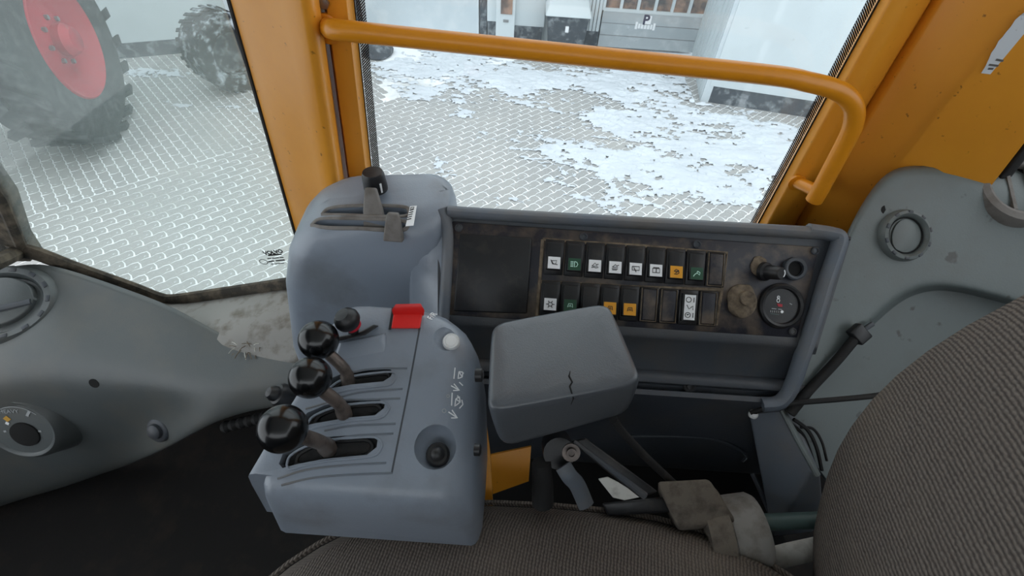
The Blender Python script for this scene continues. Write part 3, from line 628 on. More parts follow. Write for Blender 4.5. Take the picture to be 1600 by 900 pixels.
for cc, s_ in (((694, 642), 3.0), ((700, 619), 2.2)):
    B().ribbon([onhs(cc[0]+s_*math.cos(k*.5236), cc[1]+s_*math.sin(k*.5236))[0] for k in range(13)], LN, .0007).out('pictogram_ring', 'alu', lc)
p0, n0 = onhs(679, 496); exx = (V((.35, .93, 0)) - n0*V((.35, .93, 0)).dot(n0)).normalized()
text('gear_mark', 'F/R', p0, exx, n0.cross(exx), .0095, 'white', lc)
# yellow bracket behind the console
yb = thing('seat_bracket', 'yellow steel bracket between lever console and armrest', 'bracket', (0, .27, -.66))
B().prism([at(x, y, d=.66) for x, y in ((764, 712), (830, 698), (826, 752), (770, 772))], F*.006).out('cross_plate', 'yellow', yb)
B().prism([at(x, y, d=.60) for x, y in ((750, 640), (758, 650), (766, 710), (770, 790), (750, 790))], F*.006).out('upright_plate', 'yellow', yb)

# ================================================================ armrest
ar = thing('armrest', 'charcoal padded armrest with a cracked cover beside the lever console', 'armrest', at(880, 700, d=.47))
def quadloft(A, Bq, n=6):
    def edge(q):  # rounded rectangle between four corners
        o = []
        for i in range(4):
            p, c, e = q[i-1], q[i], q[(i+1) % 4]; r = .14
            a, b = c+(p-c)*r, c+(e-c)*r
            for k in range(5): t = k/4; o.append(a*(1-t)**2+c*2*t*(1-t)+b*t*t)
        return o
    A, Bq = [V(p) for p in A], [V(p) for p in Bq]; ca = sum(A, V((0, 0, 0)))/4; cb = sum(Bq, V((0, 0, 0)))/4
    out = []
    for t, s in ((0, .90), (.02, .96), (.08, .99), (.18, 1), (.8, 1), (.92, .98), (.98, .94), (1, .86)):
        q = [a*(1-t)+b*t for a, b in zip(A, Bq)]; c = ca*(1-t)+cb*t; out.append(edge([c+(p-c)*s for p in q]))
    return out
top = [at(766, 503, d=.482), at(953, 469, d=.488), at(1010, 598, d=.428), at(757, 645, d=.412)]
bot = [at(778, 545, d=.54), at(935, 510, d=.55), at(990, 648, d=.478), at(779, 708, d=.458)]
pad = B().loft(quadloft(top, bot)).out('pad', 'pad', ar, sub=1, ang=60)
ck = [(891, 580), (889, 588), (894, 597), (890, 604), (893, 613), (896, 622), (892, 632)]
bpy.context.view_layer.update(); dgp = bpy.context.evaluated_depsgraph_get(); pe_ = pad.evaluated_get(dgp); mwi = pad.matrix_world.inverted()
R_ = []
for x, y in ck:
    ok, loc, n, i = pe_.ray_cast(mwi @ V((0, 0, 0)), ray(x, y).normalized())
    if ok: R_.append((pad.matrix_world @ loc)+n*.0001)
if len(R_) > 2: B().tube(R_, [.0003]+[.0008]*(len(R_)-2)+[.0003], 5).out('crack', 'dark', ar)
B().loft([[at(x, y, d=.50) for x, y in ((890, 690), (915, 684), (1028, 768), (1000, 778))], [at(x, y, d=.515) for x, y in ((890, 690), (915, 684), (1028, 768), (1000, 778))]]).out('support_arm', 'black', ar, bevel=.002)
B().tube([at(897, 689, d=.499), at(1008, 775, d=.499)], (.002, .004), 8).out('arm_edge', 'charcoal', ar)
B().lathe([(.0001, 0), (.0095, 0), (.0095, .003), (.0055, .003), (.0055, .007), (.003, .007), (.003, .005), (.0001, .005)], at(892, 706, d=.50), EN, 16).out('bolt', 'rod', ar)
B().lathe([(.0001, -.02), (.018, -.02), (.018, .015), (.0001, .015)], at(872, 702, d=.55), EN, 20).out('hinge_block', 'black', ar)
B().tube(smoothpath([at(880, 728, d=.52), at(890, 744, d=.518), at(902, 758, d=.525), at(916, 790, d=.54)], 5), (.004, .0095), 10, flat=EN).out('release_lever', 'greyd', ar)['label'] = 'grey release lever'
B().tube([at(846, 722, d=.535), at(848, 755, d=.542), at(848, 786, d=.553)], [.0105, .012, .0125], 14).out('support_post', 'rubber', ar)

tag(B().tube(smoothpath([at(958, 655, d=.50), at(975, 678, d=.515), at(1010, 715, d=.54), at(1045, 748, d=.57), at(1075, 775, d=.62)], 6), .0045, 10).out('armrest_cable', 'rubber'), 'black cable running down from under the armrest', 'cable')

# ================================================================ seat
def sell(cx, cy, a, b, n, z, k=56, sc_=1):
    o = []
    for i in range(k):
        t = 2*math.pi*i/k; c, s = math.cos(t), math.sin(t)
        o.append(V((cx+a*sc_*math.copysign(abs(c)**(2/n), c), cy+b*sc_*math.copysign(abs(s)**(2/n), s), z)))
    return o
se = thing('seat', 'dark grey fabric driver seat with ribbed cushion and backrest', 'seat', (.1, -.12, -1.2))
C0 = (.069, -.15, .378, .357, 2.7)
cu = []
for z, s in ((-.66, .90), (-.645, .955), (-.62, .99), (-.59, 1.0), (-.568, .985), (-.555, .955), (-.547, .90), (-.541, .80), (-.537, .62), (-.535, .4), (-.534, .15)):
    cu.append(sell(*C0, z-.03, sc_=s))
B().loft(cu).out('cushion', 'fabric', se, ang=80)
B().tube(sell(*C0[:5], -.602, sc_=1.0)+[sell(*C0[:5], -.602, sc_=1.0)[0]], .0035, 6).out('cushion_piping', 'fabric', se)
# backrest: the near edge follows a leaning rounded slab
by = []
for z, x0, yw in ((-.66, .365, .20), (-.60, .352, .225), (-.52, .332, .252), (-.44, .318, .266), (-.36, .312, .270), (-.28, .316, .266), (-.20, .327, .252), (-.12, .345, .228), (-.06, .365, .195), (-.03, .38, .15)):
    by.append((z, x0, yw))
rings = []
for z, x0, yw in by:
    ring = []
    for i in range(36):
        t = 2*math.pi*i/36; c, s = math.cos(t), math.sin(t)
        ring.append(V((x0+.075+.075*math.copysign(abs(c)**(2/3.2), c), -.10+(yw+.10-.0)*math.copysign(abs(s)**(2/3.2), s), z+.0)))
    rings.append(ring)
B().loft(rings).out('backrest', 'fabric', se, ang=80, sub=1)
B().loft([sell(.06, -.14, .26, .24, 3, z) for z in (-1.20, -1.0, -.70)]+[sell(.06, -.14, .34, .30, 3, -.655)]).out('seat_base', 'rubber', se)
# belt and recliner hardware at the hip
B().loft([[at(x, y, d=.545) for x, y in ((1026, 752), (1108, 748), (1150, 812), (1060, 826))], [at(x, y, d=.60) for x, y in ((1026, 765), (1108, 760), (1150, 830), (1060, 840))]]).out('buckle_cover', 'felt', se, bevel=.004)
B().lathe([(.0001, -.022), (.040, -.022), (.044, -.018), (.044, .016), (.040, .022), (.0001, .024)], at(1158, 832, d=.585), (.93, .12, .20), 32).out('recliner_hub', 'hub', se)
B().lathe([(.0001, -.022), (.030, -.022), (.044, -.022), (.0445, -.008), (.044, .004), (.0001, .004)], at(1124, 822, d=.578), (.93, .12, .20), 32).out('recliner_disc', 'felt', se)
B().tube([at(1190, 816, d=.60), at(1300, 812, d=.60)], .010, 12).out('cross_tube', 'green', se)
B().tube([at(1180, 880, d=.585), at(1235, 866, d=.585), at(1310, 850, d=.585)], (.004, .015), 10, flat=EN).out('recline_bar', 'strap', se)  # pale webbing material on the bar makes up for the shading there
B().prism([at(x, y, d=.53) for x, y in ((935, 749), (950, 746), (966, 754), (1002, 777), (976, 782), (958, 778))], F*.003).out('belt_tongue', 'strap', se, bevel=.001)
B().loft([[at(x, y, d=.56) for x, y in ((940, 786), (1035, 776), (1060, 800), (950, 806))], [at(x, y, d=.59) for x, y in ((940, 786), (1035, 776), (1060, 800), (950, 806))]]).out('belt_housing', 'black', se, bevel=.003)
for x, y, a in ((1016, 828, .6), (1080, 846, 1.9), (1098, 851, .3), (948, 857, .9), (830, 806, 2.4), (1094, 878, 1.2), (918, 800, 2.8)):
    p = at(x, y, z=-.545); 

# ================================================================ rear side panel
rp_ = thing('rear_side_panel', 'grey green moulded side panel with a round air vent behind the console', 'side panel', (.6, .4, -.8))
def f2(x, y, d): return at(x, y, d=d)
OB = [(1220, 632, .612), (1250, 560, .609), (1280, 480, .608), (1308, 400, .607), (1332, 342, .607), (1362, 292, .607), (1392, 261, .607), (1436, 258, .606), (1510, 290, .600), (1600, 345, .592), (1740, 405, .57)]
AR = [(1230, 642, .612), (1268, 592, .610), (1308, 548, .608), (1345, 518, .607), (1375, 490, .606), (1400, 468, .606), (1425, 454, .605), (1452, 447, .605), (1495, 447, .604), (1600, 474, .598), (1740, 525, .585)]
def mixp(a, b, t, d): return at(a[0]+(b[0]-a[0])*t, a[1]+(b[1]-a[1])*t, d=d)
RB = [at(x, y+3, d=d+.10) for x, y, d in OB[:7]]+[at(1440, 252, Y=.562), at(1510, 258, Y=.560), at(1600, 266, Y=.556), at(1740, 280, Y=.545)]
rw = [RB, [a_*.5+at(*p_[:2], d=p_[2])*.5+(EN*.006 if k_ > 7 else EN*0) for k_, (a_, p_) in enumerate(zip(RB, OB))], [at(*p[:2], d=p[2]) for p in OB]]
for t, w_ in ((.10, .60), (.24, .14), (.45, .0), (.72, 0), (.96, 0)):
    rw.append([mixp(a, b, t, (a[2]*w_+b[2]*(1-w_))) for a, b in zip(OB, AR)])
rw.append([at(x, y, d=d+.003) for x, y, d in AR]); rw.append([at(x, y+2, d=d+.022) for x, y, d in AR]); rw.append([at(x+4, y+8, d=d+.034) for x, y, d in AR])
B().grid(rw).out('upper_shell', 'olive', rp_, sub=2, solid=.004)
low = [(1228, 640), (1262, 570), (1310, 520), (1390, 440), (1460, 420), (1560, 430), (1740, 480), (1740, 760), (1500, 760), (1300, 760), (1255, 700)]
B().prism([f2(x, y, .636) for x, y in low], F*.01).out('lower_skin', 'olive', rp_)
# round vent
vc = f2(1413, 368, .6045); vn = (EN+EX*.05).normalized(); vx, vy_, vz = basis(vn)
vt = B().lathe([(.0001, .001), (.0225, .001), (.0235, .0005), (.0245, .005), (.0270, .0075), (.0305, .0065), (.0325, .002), (.033, -.004)], vc, vn, 40).out('round_vent', 'olive', rp_)
B().loft([[vc+vn*h+vx*(.0195*a)+vy_*(.0205*b) for a, b in [(math.cos(t)*.78-.16+.12*math.sin(t), math.sin(t)*1.0) for t in [i*math.pi/14 for i in range(28)]]] for h in (.001, .0032)]).out('vent_flap', 'olive', vt, bevel=.0006)
B().tube([vc+vn*.002+vx*(.0222*math.cos(i*math.pi/16))+vy_*(.0222*math.sin(i*math.pi/16)) for i in range(33)], .0008, 5).out('vent_gap', 'dark', vt)
for k in range(10):
    a = k*math.pi/5+.3; c = vc+vn*.0062+vx*(.029*math.cos(a))+vy_*(.029*math.sin(a)); tx = vy_*math.cos(a)-vx*math.sin(a)
    B().box(c, (.006, .0035, .003), (tx, vn.cross(tx), vn)).out('grip_notch', 'charcoal', vt, bevel=.0008)
B().lathe([(.0001, .0008), (.0058, .0006), (.0058, -.003)], f2(1383, 328, .6066), vn, 16).out('screw_hole', 'dark', rp_)
# vent on the top of the panel
ta, tb, tc3 = at(1590, 338, d=.592), at(1590, 265, Y=.556), at(1505, 272, d=.615)
tn = (tb-ta).cross(tc3-ta).normalized(); tn = tn if tn.z > 0 else -tn; tx_, ty_, _ = basis(tn)
tc = at(1590, 297, pl=(ta, tn))+tn*.004
tv = B().lathe([(.030, -.006), (.032, .003), (.038, .007), (.045, .005), (.048, -.004), (.048, -.014)], tc, tn, 36).out('top_vent', 'slotw', rp_)
B().lathe([(.0001, -.004), (.0315, -.004), (.0001, -.0035)], tc, tn, 24).out('vent_well', 'dark', tv)
for k in (-.012, .012): B().box(tc+tx_*k, (.004, .058, .006), (tx_, ty_, tn)).out('vent_slat', 'slotw', tv)
for a, b in (((1512, 281), (1540, 267)), ((1520, 279), (1545, 266))): B().tube([f2(*a, .655), f2((a[0]+b[0])/2, (a[1]+b[1])/2-2, .67), f2(*b, .69)], .0007, 5).out('straw', 'strap', rp_)
# strut, cable and connector on the panel
tag(B().tube(smoothpath([f2(1234, 646, .606), f2(1262, 612, .606), f2(1305, 566, .602), f2(1332, 534, .598), f2(1345, 520, .598)], 5), [.0065]*5+[.006]*16, 10).out('rubber_hose', 'rubber'), 'short black hose lying along the side panel groove', 'hose')
cn = thing('connector', 'black plug and bracket at the upper end of the short hose', 'plug', f2(1343, 522, .6))
B().box(f2(1342, 522, .597), (.018, .022, .012), ((EX*.7+EY*.7), (EY*.7-EX*.7), EN)).out('plug_body', 'black', cn, bevel=.002)
B().box(f2(1357, 510, .600), (.014, .006, .004), ((EX*.8+EY*.6), (EY*.8-EX*.6), EN)).out('clip', 'charcoal', cn, bevel=.001)
tag(B().tube(smoothpath([f2(1172, 646, .618), f2(1200, 637, .612), f2(1240, 630, .600), f2(1310, 624, .590), f2(1370, 618, .58), f2(1400, 612, .572), f2(1460, 600, .56)], 6), .0036, 8).out('black_cable', 'rubber'), 'thin black cable running from console corner behind the backrest', 'cable')
B().lathe([(.0001, 0), (.006, 0), (.0055, .004), (.003, .006), (.0001, .006)], f2(1176, 647, .620), EN, 12).out('cable_screw', 'chrome', sc)
for k, (pts, r) in enumerate((([(1240, 655), (1262, 672), (1276, 700), (1284, 735)], .0025), ([(1236, 662), (1255, 680), (1268, 712), (1276, 740)], .0022), ([(1250, 668), (1270, 670), (1284, 690), (1292, 720)], .0018))):
    tag(B().tube(smoothpath([f2(x, y, .612+.004*k) for x, y in pts], 6), r, 6).out('loose_wire', 'rubber'), ['thickest loose dark wire beside the storage bin wall', 'loose dark wire closest to the storage bin wall', 'thinnest loose dark wire curling beside the storage bin'][k], 'wire', 'loose wires by the bin')

# ================================================================ front dash
fd = thing('front_dash', 'grey front dash hood with round air vent and rotary selector', 'dashboard', (-.8, .45, -.95))
dg_ = [
 [(-160, 470, .95), (-80, 445, .93), (0, 420, .92), (60, 408, .92), (130, 428, .915), (210, 456, .912), (284, 484, .905), (366, 538, .888), (480, 562, .86)],
 [(-160, 540, .89), (-80, 515, .885), (10, 495, .88), (80, 498, .88), (150, 525, .88), (230, 556, .872), (310, 578, .865), (390, 583, .86), (480, 576, .855)],
 [(-160, 640, .83), (-80, 615, .83), (10, 598, .83), (80, 592, .835), (150, 603, .84), (230, 612, .845), (310, 607, .85), (390, 602, .853), (480, 594, .852)],
 [(-160, 740, .85), (-80, 715, .85), (10, 698, .85), (80, 692, .85), (150, 688, .85), (225, 676, .85), (300, 652, .852), (380, 628, .86), (480, 615, .86)],
 [(-160, 880, .92), (-80, 845, .92), (10, 812, .92), (80, 792, .92), (140, 768, .91), (200, 746, .90), (268, 716, .885), (345, 660, .875), (480, 643, .87)],
 [(-160, 884, .99), (-80, 849, .99), (10, 816, .99), (80, 796, .99), (140, 772, .98), (200, 749, .97), (268, 719, .95), (345, 662, .93), (480, 645, .93)],
]
DG = [[at(x, y, d=d) for x, y, d in r] for r in dg_]
for k in range(9):
    y2 = DG[2][k].y
    for row, dy, mx in ((3, .015, .99), (4, .035, 1.10)):
        x, y, d = dg_[row][k]; t_ = min(mx, (y2+dy)/ray(x, y).y); DG[row][k] = at(x, y, d=max(d, t_) if k < 6 else d)
    DG[5][k] = DG[4][k]+V((0, .12, -.02))
dh = B().grid(DG).out('hood', 'dash', fd, sub=3, solid=.008)
bpy.context.view_layer.update(); dgp = bpy.context.evaluated_depsgraph_get(); dhe = dh.evaluated_get(dgp)
def ond(x, y, off=0):
    ok, loc, n, i = dhe.ray_cast(dh.matrix_world.inverted() @ V((0, 0, 0)), ray(x, y).normalized())
    n = n if n.dot(EN) > 0 else -n
    return (dh.matrix_world @ loc)+n*off, n
# sill between dash and console
sl = thing('window_sill', 'dusty light grey sill under the misted pane', 'sill', (-.5, .55, -.78))
B().grid([[at(205, 460, Y=.63), at(262, 476, Y=.63), at(350, 461, Y=.63), at(480, 441, Y=.63)], [at(250, 505, d=.90), at(290, 520, d=.893), at(370, 505, d=.885), at(480, 492, d=.88)], [at(310, 545, d=.885), at(340, 552, d=.882), at(400, 542, d=.872), at(480, 530, d=.868)], [at(360, 572, d=.882), at(385, 574, d=.878), at(420, 572, d=.866), at(480, 568, d=.857)]]).out('shelf', 'sill', sl, sub=2, solid=.006)
rg = random.Random(3)
for k in range(14):
    x, y = 374+rg.uniform(-26, 34), 550+rg.uniform(-14, 8); p = at(x, y, d=.871); a = rg.uniform(0, 3.1); l = rg.uniform(.006, .02)
    B().tube([p-V((math.cos(a), math.sin(a), 0))*l*.5, p+V((0, 0, .002)), p+V((math.cos(a), math.sin(a), .002))*l*.5], .0007, 5).out('straw_bit', 'dust' if k % 3 else 'strap', sl)
blob(at(370, 551, d=.880), .026, (0, -.35, 1), .3, 9, .12).out('dust_heap', 'dust', sl, sub=1)
# hood vent
p, n = ond(8, 478, .004); n = V((.12, -.42, .9)).normalized()
hv = B().lathe([(.0001, -.002), (.066, -.002), (.067, .004), (.074, .013), (.086, .014), (.094, .006), (.097, -.012)], p, n, 48, 1, .8, xd=(1, .25, 0)).out('hood_vent', 'dash', fd)
x_, y_, z_ = basis(n, (1, .25, 0))
for k in range(14):
    a = k*2*math.pi/14; c = p+n*.013+x_*(.081*math.cos(a))+y_*(.8*.081*math.sin(a)); t_ = (y_*.8*math.cos(a)-x_*math.sin(a)).normalized()
    B().box(c, (.012, .007, .004), (t_, n.cross(t_), n)).out('grip_notch', 'charcoal', hv, bevel=.001)
B().loft([[p+n*h+x_*.058*math.cos(t)+y_*.8*(.058*math.sin(t)+.004) for t in [i*math.pi/16 for i in range(33)]] for h in (-.003, .016)]).out('vent_louvre', 'dash', hv, bevel=.003)
B().tube([p+n*.016+x_*(-.058)+y_*-.006, p+n*.019+y_*-.014, p+n*.016+x_*.056+y_*-.004], (.003, .006), 8, flat=n).out('louvre_edge', 'charcoal', hv)
# rotary selector with printed dial
p, n = ond(50, 664, .002); n = (n*.5+EN*.5).normalized(); p = p+EN*.019; x_, y_, z_ = basis(n, (1, .1, 0)); y_ = z_.cross(x_)
if y_.dot(UP) < 0: y_ = -y_
rsel = B().lathe([(.0001, .0005), (.056, .0005), (.058, .003), (.062, .004), (.070, -.004), (.092, -.055)], p, n, 44).out('selector_dial', 'dash', fd)
q = lambda r, a, h=.0012: p+n*h+x_*(r*math.cos(a))+y_*(r*math.sin(a))
B().lathe([(.0001, .004), (.021, .004), (.026, .003), (.027, 0)], p-y_*.012+x_*.004, n, 30).out('selector_knob', 'dark', rsel)
B().ribbon([q(.050, .7+.1*i) for i in range(18)], n, .0012).out('dial_arc', 'alu', rsel)
text('dial_word', 'HEAVY', q(.037, 1.8), x_, y_, .0115, 'alu', rsel)
for a, r0, r1, wd, m_ in ((.95, .036, .049, .005, 'alu'), (-.15, .031, .036, .004, 'alu'), (-.7, .028, .034, .004, 'alu'), (-1.2, .033, .037, .003, 'alu'), (3.3, .028, .033, .004, 'alu'), (2.55, .021, .027, .006, 'white'), (2.2, .024, .034, .010, 'gold'), (2.8, .04, .048, .004, 'alu')):
    B().ribbon([q(r0, a), q(r1, a)], n, wd).out('dial_mark', m_, rsel)
# hole and push button
p, n = ond(147, 599, .0004); B().lathe([(.0001, .0003), (.0092, .0002), (.0092, -.003)], p, n, 18).out('screw_hole', 'dark', fd)
p, n = ond(250, 671, 0); n = (n*.5+EN*.5).normalized(); p = p+EN*.006
B().lathe([(.0001, .014), (.011, .013), (.0145, .010), (.0155, .004), (.022, .003), (.0245, .0005), (.027, -.014)], p, n, 28).out('push_button', 'charcoal', fd)
# ribbed cable sleeve in the shade below
tag(B().tube([at(348+6*k, 668-1.5*k, d=.90) for k in range(20)], [(.012 if k % 2 else .009) for k in range(20)], 10).out('ribbed_hose', 'rubber'), 'dark ribbed hose in the shade under the dash edge', 'hose')

# ================================================================ yard
gd = thing('ground', 'paved yard with snow in the joints', None, (0, 5, G), kind='structure')
B().box((0, 8, G-.075), (40, 34, .15)).out('bedding', 'joint', gd)
def paver_outline(L_, W_):
    a, o = .010, []
    n = 4
    for i in range(n): o.append((-L_/2+L_*i/n, -W_/2+(a if i % 2 else -a)*.5))
    for i in range(2): o.append((L_/2+(a if i % 2 else -a)*.5, -W_/2+W_*i/2))
    for i in range(n): o.append((L_/2-L_*i/n, W_/2+(a if i % 2 else -a)*.5))
    for i in range(2): o.append((-L_/2+(a if i % 2 else -a)*.5, W_/2-W_*i/2))
    return o
PL, PW, GAP = .178, .089, .0105
ol = paver_outline(PL-GAP, PW-GAP)
hl = paver_outline(PL/2-GAP, PW-GAP)
def paver_faces(s, cx, cy, ang, z, ol=ol):
    c, sn = math.cos(ang), math.sin(ang)
    lo = [V((cx+x*c-y*sn, cy+x*sn+y*c, z-.02)) for x, y in ol]; hi = [V((p.x, p.y, z)) for p in lo]
    A = [s.bm.verts.new(p) for p in lo]; Bv = [s.bm.verts.new(p) for p in hi]; n = len(A)
    for i in range(n): s.face((A[i], A[(i+1) % n], Bv[(i+1) % n], Bv[i]))
    s.face(Bv)
spots = []
rr = random.Random(11)
s2 = math.sqrt(.5)
def inview(x, y):
    p = V((x, y, G)); dz = p.dot(F)
    if dz < .3: return None
    px = 800+FPX*p.dot(RT)/dz; py = 450-FPX*p.dot(UP)/dz
    return (px, py, dz)
for i in range(-75, 95):
    for j in range(-20, 120):
        u = (i+(.5 if j % 2 else 0))*PL; v = j*PW          # rows along +45 degrees
        x, y = (u-v)*s2, (u+v)*s2
        if v < 5.15:
            q = inview(x, y)
            if q and -60 < q[0] < 1420 and 60 < q[1] < 500 and y < 7.6: spots.append((x, y, math.pi/4, q))
        u2, v2 = j*PW, (i+(.5 if j % 2 else 0))*PL         # rows along -45 degrees
for a in range(-30, 90):
    for b in range(0, 60):
        c_ = 5.122+PL/2+(b+(.5 if a % 2 else 0))*PL; u = (a-40)*PW
        x, y = (u-c_)*s2, (u+c_)*s2
        q = inview(x, y)
        if q and -60 < q[0] < 600 and 40 < q[1] < 480: spots.append((x, y, -math.pi/4, q))
halves = [((u_-5.122-PL/4)*s2, (u_+5.122+PL/4)*s2) for u_ in [(a-40)*PW for a in range(-30, 90) if a % 2]]
# nearest visible pavers as pieces of their own
def shown(q): return (q[0] < 450 and q[1] > 100 and q[1] < 465) or (590 < q[0] < 1240 and 140 < q[1] < 360)
vis = sorted([s_ for s_ in spots if shown(s_[3])], key=lambda t: t[3][2])
solo = set(id(t) for t in vis[:300])
s = B(); paver_faces(s, 0, 0, 0, 0); proto = s.out('paver', 'paver', smooth=False); pm = proto.data; first = True
rest = B()
for t in spots:
    x, y, a, q = t; zz = G+.0025+rr.uniform(-.0012, .0012)
    if id(t) in solo:
        o = proto if first else proto.copy()
        if not first: COL.objects.link(o)
        first = False; o.parent = gd; o.location = V((x, y, zz))-gd.location; o.rotation_euler = (rr.uniform(-.006, .006), rr.uniform(-.006, .006), a)
    else: paver_faces(rest, x, y, a, zz)
for x, y in halves:
    q = inview(x, y)
    if q and -60 < q[0] < 600 and 40 < q[1] < 480: paver_faces(rest, x, y, -math.pi/4, G+.0025, hl)
tag(rest.out('paving', 'paver', gd, smooth=False), kind='stuff')

# drifted snow: raised where it lies, broken at its edges
from mathutils import noise as NZ
TYC, CLC = at(352, 78, z=G+.42), at(592, 84, z=G)
def cover(x, y):
    if (x-TYC.x)**2+(y-TYC.y)**2 < .3 or (x-CLC.x)**2+(y-CLC.y)**2 < .1: return -1
    if x > 2.2 and y > 6.08-.2*(x-2.36): return -1
    q = V((x*1.0+.35*y, y*1.7, 3.1))
    f = NZ.fractal(q*1.1, 1., 2., 5)*.60 + NZ.noise(V((x*3.5+2*y, y*11, 1)))*.50 + NZ.noise(V((x*12+4*y, y*26, 2)))*.46
    base = -1
    if x > -.3: base = max(base, .78-abs((y-5.0-.10*(x-2.3))/1.15)**2*.8-max(0, (1.3-x)/1.2)**2)
    base = max(base, .70-abs((y-6.5)/.8)**2-max(0, (-1.9-x)/.5))
    base = max(base, .35-abs((y-5.85)/.25)**2-(0 if -5.3 < x < -2.4 else 2))
    base = max(base, .30-abs((y-5.15)/.18)**2-(0 if -4.2 < x < -2.4 else 2))
    base = max(base, -.20-.25*max(0, 4.3-y) if x > -.9 else -.8)
    return base*.75+f-.22
st_ = .019; X0, X1, Y0, Y1 = -5.6, 4.4, 2.8, 7.70
nx, ny = int((X1-X0)/st_), int((Y1-Y0)/st_); s = B(); vv = {}
val = {}
for i in range(nx+1):
    for j in range(ny+1):
        val[i, j] = cover(X0+i*st_, Y0+j*st_)
def sv(i, j):
    if (i, j) not in vv:
        c = val[i, j]; vv[i, j] = s.bm.verts.new((X0+i*st_+rr.uniform(-.01, .01), Y0+j*st_+rr.uniform(-.01, .01), G+.004+min(.035, max(0, c)*.05)))
    return vv[i, j]
for i in range(nx):
    for j in range(ny):
        if max(val[i, j], val[i+1, j], val[i, j+1], val[i+1, j+1]) > .08 and min(val[i, j], val[i+1, j+1]) > .0:
            s.face((sv(i, j), sv(i+1, j), sv(i+1, j+1), sv(i, j+1)))
tag(s.out('snow', 'snow'), 'thin broken snow lying over the paved yard', 'snow', kind='stuff')

# ---------------------------------------------------------------- workshop across the yard
BY = 7.72
def bx(px, py=60): return at(px, py, Y=BY).x
wb = thing('workshop_building', 'white workshop front with a grey sectional door across the yard', 'building', (0, BY, G))
def slab(x0, x1, z0, z1, y0, y1, m, name, par, bev=0): return B().box(((x0+x1)/2, (y0+y1)/2, (z0+z1)/2), (x1-x0, abs(y1-y0), z1-z0)).out(name, m, par, smooth=False, bevel=bev, seg=1)
def bz(px, py): return at(px, py, Y=BY).z
TOP = 1.2
slab(-3.4, 2.38, G, TOP, BY+.12, BY+.4, 'wallw', 'wall', wb)
d1 = slab(bx(572), bx(748), G, TOP, BY, BY+.12, 'doorg', 'roller_door', wb)
slab(bx(750), bx(760), G, TOP, BY+.02, BY+.12, 'plinth', 'dark_gap', wb)
slab(bx(560), bx(571), G, TOP, BY+.02, BY+.12, 'plinth', 'dark_gap', wb)
slab(bx(761), bx(775), G+.28, TOP, BY-.02, BY+.12, 'wallw', 'post', wb)
slab(bx(762), bx(775), G, G+.28, BY-.01, BY+.12, 'plinth', 'post_foot', wb)
k0, k1 = bx(775), bx(803)
ks = slab(k0, k1, G, TOP, BY-.10, BY+.12, 'wallw', 'entrance_leaf', wb)
kw = bz(790, 18)
slab(bx(782), bx(799), kw, TOP-.1, BY-.115, BY-.10, 'pane', 'lit_pane', ks)  # the lit look lies only in the pane colour
slab(bx(786), bx(794), bz(790, 31), bz(790, 27), BY-.11, BY-.10, 'steel', 'letter_slot', ks)
slab(k1, bx(848), G+.24, TOP, BY, BY+.12, 'wallw', 'panel', wb)
slab(k1, bx(846), G, G+.24, BY-.01, BY+.12, 'plinth', 'panel_foot', wb)
c0_, c1_ = bx(912), bx(934)
for k in range(4):
    a = c0_+(c1_-c0_)*k/4; slab(a, a+(c1_-c0_)/4*.8, G+.24, TOP, BY-.02, BY+.12, 'wallw', 'cladding_board', wb)
slab(c0_, c1_, G, G+.24, BY-.01, BY+.12, 'plinth', 'panel_foot', wb)
g0, g1 = bx(934, 70), bx(1082, 88)
zg = at(1010, 24, Y=BY).z
gdoor = slab(g0, g1, G+.03, zg+.03, BY, BY+.12, 'doorp', 'sectional_door', wb)
for k in range(6):
    a = g0+(g1-g0)*k/6; b = a+(g1-g0)/6
    slab(a+.02, b-.02, zg+.06, zg+.42, BY+.03, BY+.06, 'pane', 'door_pane', gdoor)
    slab(a-.02, a+.02, zg+.03, zg+.45, BY-.005, BY+.10, 'wallw', 'pane_bar', gdoor)
slab(g0, g1, zg+.02, zg+.06, BY-.006, BY+.1, 'wallw', 'pane_bar', gdoor)
slab(g0, g1, zg+.42, TOP, BY, BY+.12, 'doorp', 'door_top', gdoor)
for k in range(1, 3): slab(g0, g1, G+.03+k*(zg-G)/3-.004, G+.03+k*(zg-G)/3+.004, BY-.002, BY+.02, 'steel', 'door_joint', gdoor)
# parking sign painted on the door
ps = thing('parking_sign', 'small white sign with a dark letter P on the sectional door', 'sign', at(1009, 34, Y=BY-.004))
pc = at(1010, 30, Y=BY-.006)
B().box(pc+V((.025, .002, -.015)), (.10, .004, .12)).out('sign_plate', 'white', ps)
text('letter_p', 'P', pc+V((.0, -.002, -.07)), (1, 0, 0), (0, 0, 1), .18, 'navy', ps, .002, bold=.006)
for k, (a, b) in enumerate(((992, 995.5), (996.5, 1000), (1001, 1005), (1006, 1010), (1011, 1015), (1016, 1019), (1020, 1023.5))):
    zz = at((a+b)/2, 40+.08*((a+b)/2-992), Y=BY-.004).z; slab(at(a, 42, Y=BY).x, at(b, 42, Y=BY).x, zz-.035-.01*(k in (0, 6)), zz+.03+.02*(k in (0, 6)), BY-.006, BY-.001, 'white', 'painted_stroke', ps)
